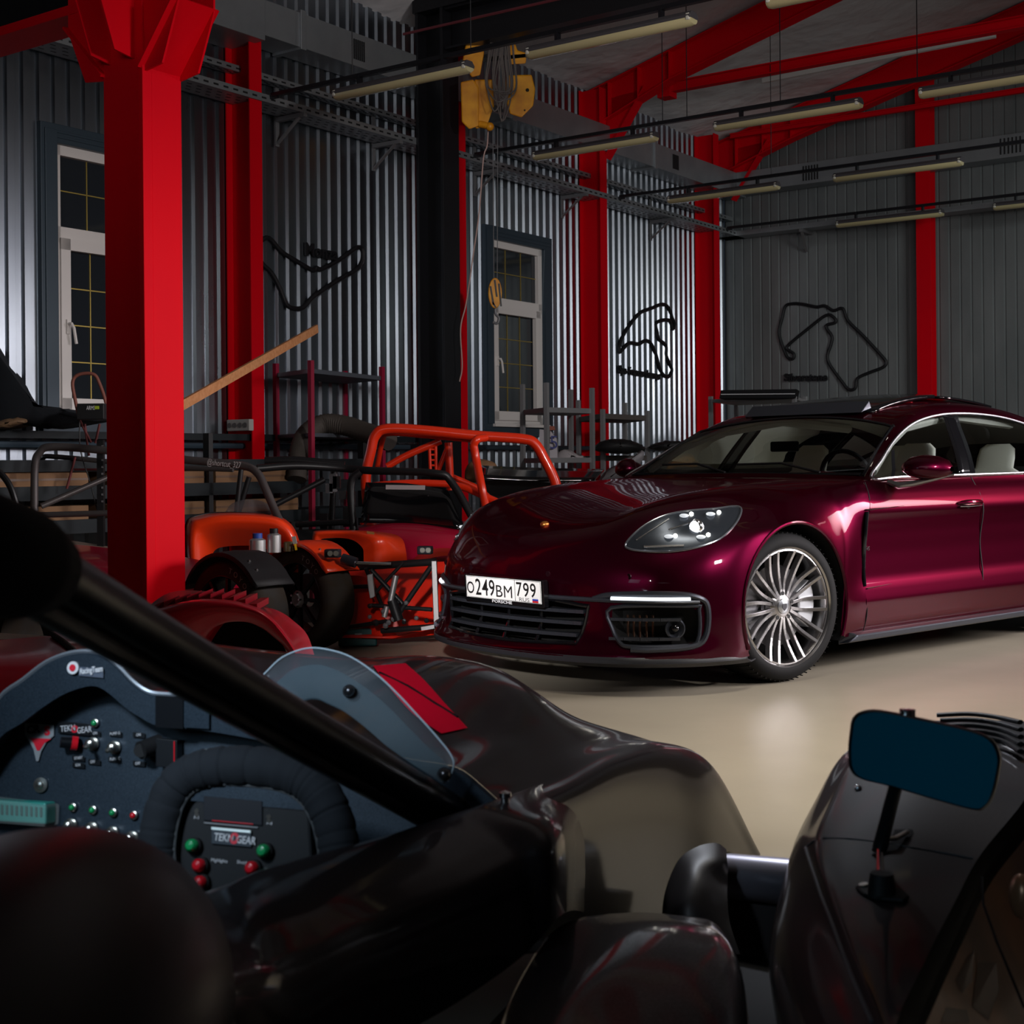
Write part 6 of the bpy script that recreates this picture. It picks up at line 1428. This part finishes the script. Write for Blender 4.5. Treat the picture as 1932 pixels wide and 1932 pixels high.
for k in range(7):
    b = MB(); b.box(at(610 + k * 9 + random.uniform(-3, 3), 945 + random.uniform(-35, 40), 9.7), .05, .05, random.uniform(.05, .14)); b.build('engine_part', random.choice([M_BLK, M_GREY, M_BLK, M_BLK]), dk_)
oc2 = thing('orange_cage_car', (-.3, 10.3, 0), 'red race car with a bright orange tubular roll cage', 'race car')
M_OC = mat('cage_orange', (.80, .030, .004), 0, .32, coat=.5)
for pts, r in (([(698, 985, 10.2), (690, 905, 10.2), (700, 850, 10.2), (708, 822, 10.2), (730, 809, 10.2), (800, 812, 10.2), (900, 822, 10.2), (985, 828, 10.2), (1010, 838, 10.2), (1028, 868, 10.2), (1046, 905, 10.2), (1062, 960, 10.2)], .038),
               ([(712, 880, 10.6), (722, 830, 10.5), (735, 818, 10.4), (800, 822, 10.4), (890, 830, 10.3)], .02),
               ([(893, 838, 10.0), (899, 870, 10.0), (908, 915, 9.9), (918, 962, 9.9)], .030), ([(893, 840, 10.0), (900, 829, 10.0), (915, 826, 10.1)], .030),
               ([(730, 880, 10.4), (770, 858, 10.4), (832, 832, 10.4)], .026), ([(846, 835, 10.4), (848, 880, 10.4), (850, 925, 10.4)], .030), ([(826, 890, 10.4), (846, 840, 10.4)], .018),
               ([(810, 840, 10.4), (812, 888, 10.4)], .012), ([(822, 838, 10.4), (823, 890, 10.4)], .012), ([(690, 918, 10.0), (760, 912, 10.0), (820, 912, 10.0), (870, 918, 10.0), (940, 948, 9.9)], .026),
               ([(705, 935, 10.1), (682, 990, 10.1)], .014), ([(712, 935, 10.1), (728, 990, 10.1)], .014), ([(855, 900, 10.3), (900, 920, 10.3), (930, 945, 10.3)], .02)):
    tubepart('cage_tube', pts, r, M_OC, oc2)
for k in range(4): tubepart('ladder_rung', [(810, 848 + k * 10, 10.4), (823, 848 + k * 10, 10.4)], .008, M_OC, oc2, sm=False)
gridpart('rear_arch', [[(688, 932, 10.1), (715, 925, 10.1), (745, 940, 10.0), (762, 975, 9.9)], [(690, 915, 10.0), (725, 912, 10.0), (760, 935, 9.9), (776, 980, 9.8)], [(692, 922, 9.8), (722, 918, 9.8), (752, 940, 9.8), (766, 980, 9.8)]], M_OC, oc2)
gridpart('bonnet', [[(675, 992, 9.6), (720, 982, 9.7), (780, 976, 9.8), (840, 980, 9.8), (900, 985, 9.8)], [(678, 1005, 9.2), (730, 996, 9.2), (790, 995, 9.2), (850, 1000, 9.2), (900, 1010, 9.2)], [(690, 1070, 9.1), (740, 1070, 9.05), (790, 1075, 9.0), (850, 1075, 9.0), (900, 1080, 9.0)]], mat('carmine'), oc2)
gridpart('mudguard', [[(770, 1066, 8.9), (790, 1046, 8.9), (815, 1036, 8.9), (845, 1034, 8.9), (880, 1040, 8.9)], [(775, 1080, 8.6), (798, 1062, 8.6), (818, 1052, 8.6), (845, 1048, 8.6), (880, 1050, 8.6)]], M_ORANGE, oc2)
for k in range(2): b = MB(); b.bar(at(733 + k * 16, 981, 9.5), at(742 + k * 16, 987, 9.4), .012, .006); b.build('bonnet_vent', M_GREY, oc2)
gridpart('wing_panel', [[(905, 878, 10.6), (1000, 882, 10.7), (1140, 885, 10.8)], [(900, 900, 10.2), (1000, 905, 10.3), (1120, 905, 10.4)]], M_GLOSS, oc2, solid=.015)
gridpart('body_side', [[(905, 905, 10.8), (1000, 908, 10.8), (1120, 915, 10.8)], [(905, 960, 10.6), (1000, 960, 10.6), (1120, 960, 10.6)]], M_BLK, oc2, solid=.015)

# plank, hose, box on the floor
b = MB(); b.bar(at(330, 772, 7.6), at(598, 620, 9.6), .018, .055, up=(0, 0, 1)); tag(b.build('wooden_plank', mat('pine', (.42, .19, .08), 0, .6, noise=(3, (.34, .14, .05), .05, (1, 14, 14)))), 'slim wooden plank sloping up beside the massive red column', 'plank')
P = cr([at(*p) for p in ((560, 905, 10.6), (566, 850, 10.7), (580, 818, 10.8), (612, 800, 10.9), (650, 803, 10.9), (690, 816, 10.8), (735, 832, 10.6))], 14)
b = MB(); b.tube(P, [.075 + .006 * (i % 2) for i in range(len(P))], 16); tag(b.build('exhaust_hose', mat('hose_brown', (.055, .045, .038), 0, .75), smooth=True, angle=60), 'thick ribbed brown exhaust hose over the crimson rack', 'hose')
root = thing('tool_case', at(675, 1222, 7.95) * Vector((1, 1, 0)), 'dark teal tool case on the floor under the bare frame', 'tool case')
b = MB(); c = at(675, 1210, 8.0); b.box((c.x, c.y, .06), .22, .12, .10, .1); b.build('case_body', mat('case_teal', (.005, .06, .06), 0, .5), root, bevel=.01)
b = MB(); b.box((c.x + .01, c.y - .06, .07), .04, .02, .03, .1); b.build('case_latch', M_GREY, root)

# ---------------------------------------------------------------- racks
def rack(label, C4, tops, shelves, mp, ms, name='storage_rack', r=.018):
    base = sum((at(x, 900, Y) for x, Y in C4), Vector()) / 4; base.z = 0
    root = thing(name, base, label, 'rack'); Q = [at(x, 873, Y) for x, Y in C4]
    for q, (x, Y), t in zip(Q, C4, tops):
        zt = at(x, t, Y).z; b = MB(); b.frustum((q.x, q.y, zt / 2), Wv * r, U * r, (0, 0, zt / 2)); p = b.build('rack_post', mp, root)
    for z, th in shelves:
        b = MB(); P = [Vector((q.x, q.y, z - th)) for q in Q]; b.prism(P, (0, 0, th)); b.build('rack_shelf', ms, root, bevel=.003)
    return root
rack('crimson-posted rack with grey shelves below the boomerang-shaped track sign', [(588, 10.6), (722, 11.6), (652, 12.1), (522, 11.1)], (680, 692, 700, 686), ((1.78, .035), (1.29, .03)), M_MAG, mat('shelf_slate', (.09, .10, .12), .3, .45))
rack('light grey rack with tall posts in front of the narrow window', [(1032, 12.1), (1118, 12.5), (1078, 13.1), (987, 12.7)], (722, 732, 735, 725), ((1.53, .045), (1.09, .045), (.55, .04)), M_RACKG, M_RACKG)
rack('grey rack with a broad board on top, left of the dark red car windshield', [(1138, 12.9), (1222, 13.6), (1180, 14.5), (1092, 13.9)], (772, 775, 760, 755), ((1.50, .05), (1.11, .05), (.5, .04)), M_RACKG, mat('shelf_board', (.10, .085, .08), 0, .6))
rack('grey rack behind the dark red car carrying a long black case', [(1342, 13.8), (1500, 13.2), (1520, 14.0), (1390, 14.6)], (748, 748, 748, 748), ((1.66, .03), (1.28, .03), (.8, .03)), M_RACKG, M_RACKG)
root = thing('long_case', at(1430, 752, 13.2), 'long black case lying on the rack behind the dark red car', 'case')
b = MB(); b.prism([at(x, y, 13.1) for x, y in ((1357, 752), (1500, 751), (1503, 734), (1360, 736))], (.1, .35, 0)); b.build('case_body', M_INB, root, bevel=.004)
b = MB(); b.bar(at(1360, 744, 13.09), at(1500, 743, 13.09), .006, .008); b.build('case_seam', M_GREY, root)
# shelf contents
root = thing('paper_carton', at(1030, 870, 12.6), 'tall white carton marked 5 on the rack before the narrow window', 'carton')
b = MB(); b.prism([at(x, y, 12.55) for x, y in ((1016, 868), (1036, 872), (1038, 812), (1018, 810))], (.02, .3, 0)); b.prism([at(x, y, 12.5) for x, y in ((1036, 872), (1052, 868), (1050, 828), (1038, 812))], (.02, .3, 0)); b.build('carton_body', mat('carton_white', (.42, .39, .42), 0, .7), root)
b = MB(); b.prism([at(x, y, 12.5) for x, y in ((1030, 812), (1048, 811), (1046, 804), (1033, 804))], (0, .2, 0)); b.build('carton_flap', mat('flap_red', (.25, .06, .03), 0, .6), root)
text_mb('5', .17, plane_M(at(1036, 836, 12.45), (1, 0, 0), (0, -1, 0)), .002).build('lettering', mat('ink_blue', (.03, .04, .18), 0, .6), root, normals=False)
def blob(name, label, cat, pts, Y0, Y1, m, rough=.02):
    cx = sum(p[0] for p in pts) / len(pts); cy = sum(p[1] for p in pts) / len(pts); rn = random.Random(len(label))
    P = cr([Vector((x, y, 0)) for x, y in pts], 4, closed=True); rows = []
    for k in range(5):
        s = (1, 1.0, .85, .5, .1)[k]; Y = Y0 + (Y1 - Y0) * (.5, .2, .08, .02, 0)[k]
        rows.append([at(cx + (p.x - cx) * s + rn.uniform(-1, 1) * 2 * (k > 0), cy + (p.y - cy) * s + rn.uniform(-1, 1) * 2 * (k > 0), Y) for p in P])
    rows.insert(0, [p + Vector((0, (Y1 - Y0) * .5, 0)) for p in rows[0]])
    b = MB(); b.grid(rows, closed=True); b.add(rows[-1], [tuple(range(len(P)))]); b.add(rows[0], [tuple(range(len(P)))])
    return tag(b.build(name, m, smooth=True, angle=50), label, cat)
blob('crumpled_bag', 'white crumpled bag beside the carton marked 5', 'bag', [(1050, 868), (1056, 852), (1072, 848), (1085, 855), (1104, 862), (1108, 870), (1078, 873)], 12.6, 13, mat('bag_white', (.36, .33, .34), 0, .7))
blob('black_bag', 'black bags heaped on the rack left of the dark red car windshield', 'bag', [(1124, 848), (1138, 832), (1160, 828), (1185, 830), (1208, 838), (1215, 850), (1170, 856)], 12.5, 13.2, M_DARK)
blob('black_bag', 'dark heap on the far side of the rack, touching the car roof line', 'bag', [(1225, 845), (1240, 836), (1262, 832), (1290, 834), (1300, 842), (1260, 850)], 13.4, 14, M_DARK)
blob('cardboard_piece', 'bent piece of brown cardboard behind the orange roll cage', 'cardboard', [(878, 905), (882, 880), (900, 866), (930, 872), (935, 885), (905, 908)], 11, 11.3, M_CARD)
root = blob('grey_sheet', 'grey pointed sheet leaning just left of the dark red car windshield', 'sheet', [(1128, 915), (1150, 885), (1190, 868), (1212, 850), (1212, 868), (1180, 900), (1150, 915)], 10.0, 10.3, mat('sheet_grey', (.09, .085, .09), 0, .6))
blob('paper_box', 'crumpled brown and white paper box behind the car windshield', 'box', [(1262, 905), (1268, 885), (1292, 872), (1318, 885), (1322, 905)], 12.0, 12.4, M_CARD)
blob('yellow_bottle', 'small yellow bottle seen through the car windshield', 'bottle', [(1350, 848), (1352, 832), (1362, 824), (1378, 828), (1382, 845)], 13.5, 13.7, mat('bottle_yellow', (.6, .35, .02), 0, .5))
# long wall shelf at the left
root = thing('wall_shelf', B(-3, .4, 0), 'long dark slate shelf with flat cardboard boxes along the window wall', 'shelf')
for z, hh in ((1.26, .05), (1.055, .075), (.88, .09), (.66, .09)):
    b = MB(); b.bbox(-5.5, .7, .25, .70, z - hh / 2, z + hh / 2) if hh > .05 else b.bbox(-5.5, 2, .2, .26, z - .02, z + .03); b.build('shelf_beam', mat('slate_beam', (.008, .012, .015), 0, .6, spec=.3), root)
for t in (-5.4, -3.2, -1.0, .65): b = MB(); b.bbox(t - .02, t + .02, .64, .70, 0, 1.28); b.build('shelf_post', M_BLK, root)
names = ['leftmost flat cardboard box on the long wall shelf, upper tier', 'flat cardboard box behind the grey roll cage, upper tier', 'flat cardboard box behind the massive column, upper tier', 'cardboard box right of the massive column, upper tier',
         'leftmost flat cardboard box on the long wall shelf, lower tier', 'flat cardboard box behind the grey roll cage, lower tier', 'flat cardboard box behind the massive column, lower tier', 'cardboard box right of the massive column, lower tier']
for k in range(8):
    tt = (-3.4, -2.45, -1.45, -.50)[k % 4]; z = .925 if k < 4 else .705
    root = thing('cardboard_box', B(tt, .5, z), names[k], 'box', 'flat cardboard boxes on the wall shelf')
    b = MB(); b.bbox(tt - .42, tt + .42, .36, .66, z, z + .09); b.build('box_body', M_CARD, root)
    b = MB(); b.bbox(tt - .42, tt + .42, .661, .663, z + .035, z + .05); b.build('box_tape', mat('tape_brown', (.13, .07, .04), 0, .4), root)
# dark cover and stand at the far left
blob('black_cover', 'black cloth heap on the shelf at the left photo edge', 'cloth', [(-30, 640), (0, 690), (16, 715), (36, 752), (60, 772), (95, 776), (130, 772), (165, 782), (192, 790), (160, 797), (90, 808), (40, 800), (0, 806), (-30, 806)], 8.9, 9.5, M_CLOTH)
blob('tan_board', 'tan cardboard under the black cloth at the left edge', 'cardboard', [(-20, 800), (0, 793), (40, 788), (52, 796), (20, 806), (-20, 808)], 8.8, 9.2, mat('tan_card', (.22, .13, .07), 0, .7))
root = thing('service_stand', at(165, 1020, 8.7) * Vector((1, 1, 0)), 'rusty red hoop stand holding a black device, left of the massive column', 'stand')
tubepart('stand_hoop', [(150, 790, 8.8), (142, 755, 8.8), (137, 722, 8.8), (148, 707, 8.8), (176, 706, 8.8), (188, 724, 8.8), (200, 760, 8.8), (205, 790, 8.8)], .011, mat('rusty_red', (.22, .07, .05), 0, .6), root)
b = MB(); b.box(at(176, 777, 8.7), .17, .12, .10); b.build('device_box', M_BLK, root, bevel=.006)
b = MB(); b.box(at(183, 769, 8.63), .026, .004, .02); b.build('device_label', mat('label_lime', (.35, .45, .03), 0, .5), root)
text_mb('ARMS', .036, plane_M(at(163, 770, 8.63), (1, 0, 0), (0, -1, 0)) @ Matrix.Diagonal((.6, 1, 1, 1)), .001).build('lettering', mat('sticker_white'), root, normals=False)
b = MB(); b.bar(at(190, 830, 8.7), at(191, 1060, 8.7), .04, .04, up=(0, 1, 0)); b.build('stand_post', M_BLK, root)
for p in (((150, 792, 8.8), (172, 835, 8.8)), ((142, 862, 8.8), (126, 922, 8.8)), ((140, 886, 8.8), (186, 886, 8.8)), ((160, 800, 8.8), (168, 860, 8.8)), ((188, 800, 8.8), (180, 836, 8.8))): tubepart('stand_brace', list(p), .008, mat('rusty_dark', (.12, .02, .02), 0, .6), root, sm=False)
for k in range(9): b = MB(); b.box(at(193, 842 + k * 13, 8.67), .012, .004, .012); b.build('post_hole', M_GREY, root)
tubepart('hanging_cable', [(150, 792, 8.7), (152, 850, 8.7), (170, 910, 8.7), (184, 965, 8.7)], .004, M_BLK, root)
b = MB(); P = cr([at(*p) for p in ((-30, 870, 7.8), (0, 892, 7.8), (20, 920, 7.8), (34, 965, 7.8), (44, 1000, 7.8))], 5); b.tube(P, .018, 10)
tag(b.build('bent_tube', M_BLK, smooth=True), 'bent glossy black tube at the left edge above the thick black brace', 'tube')
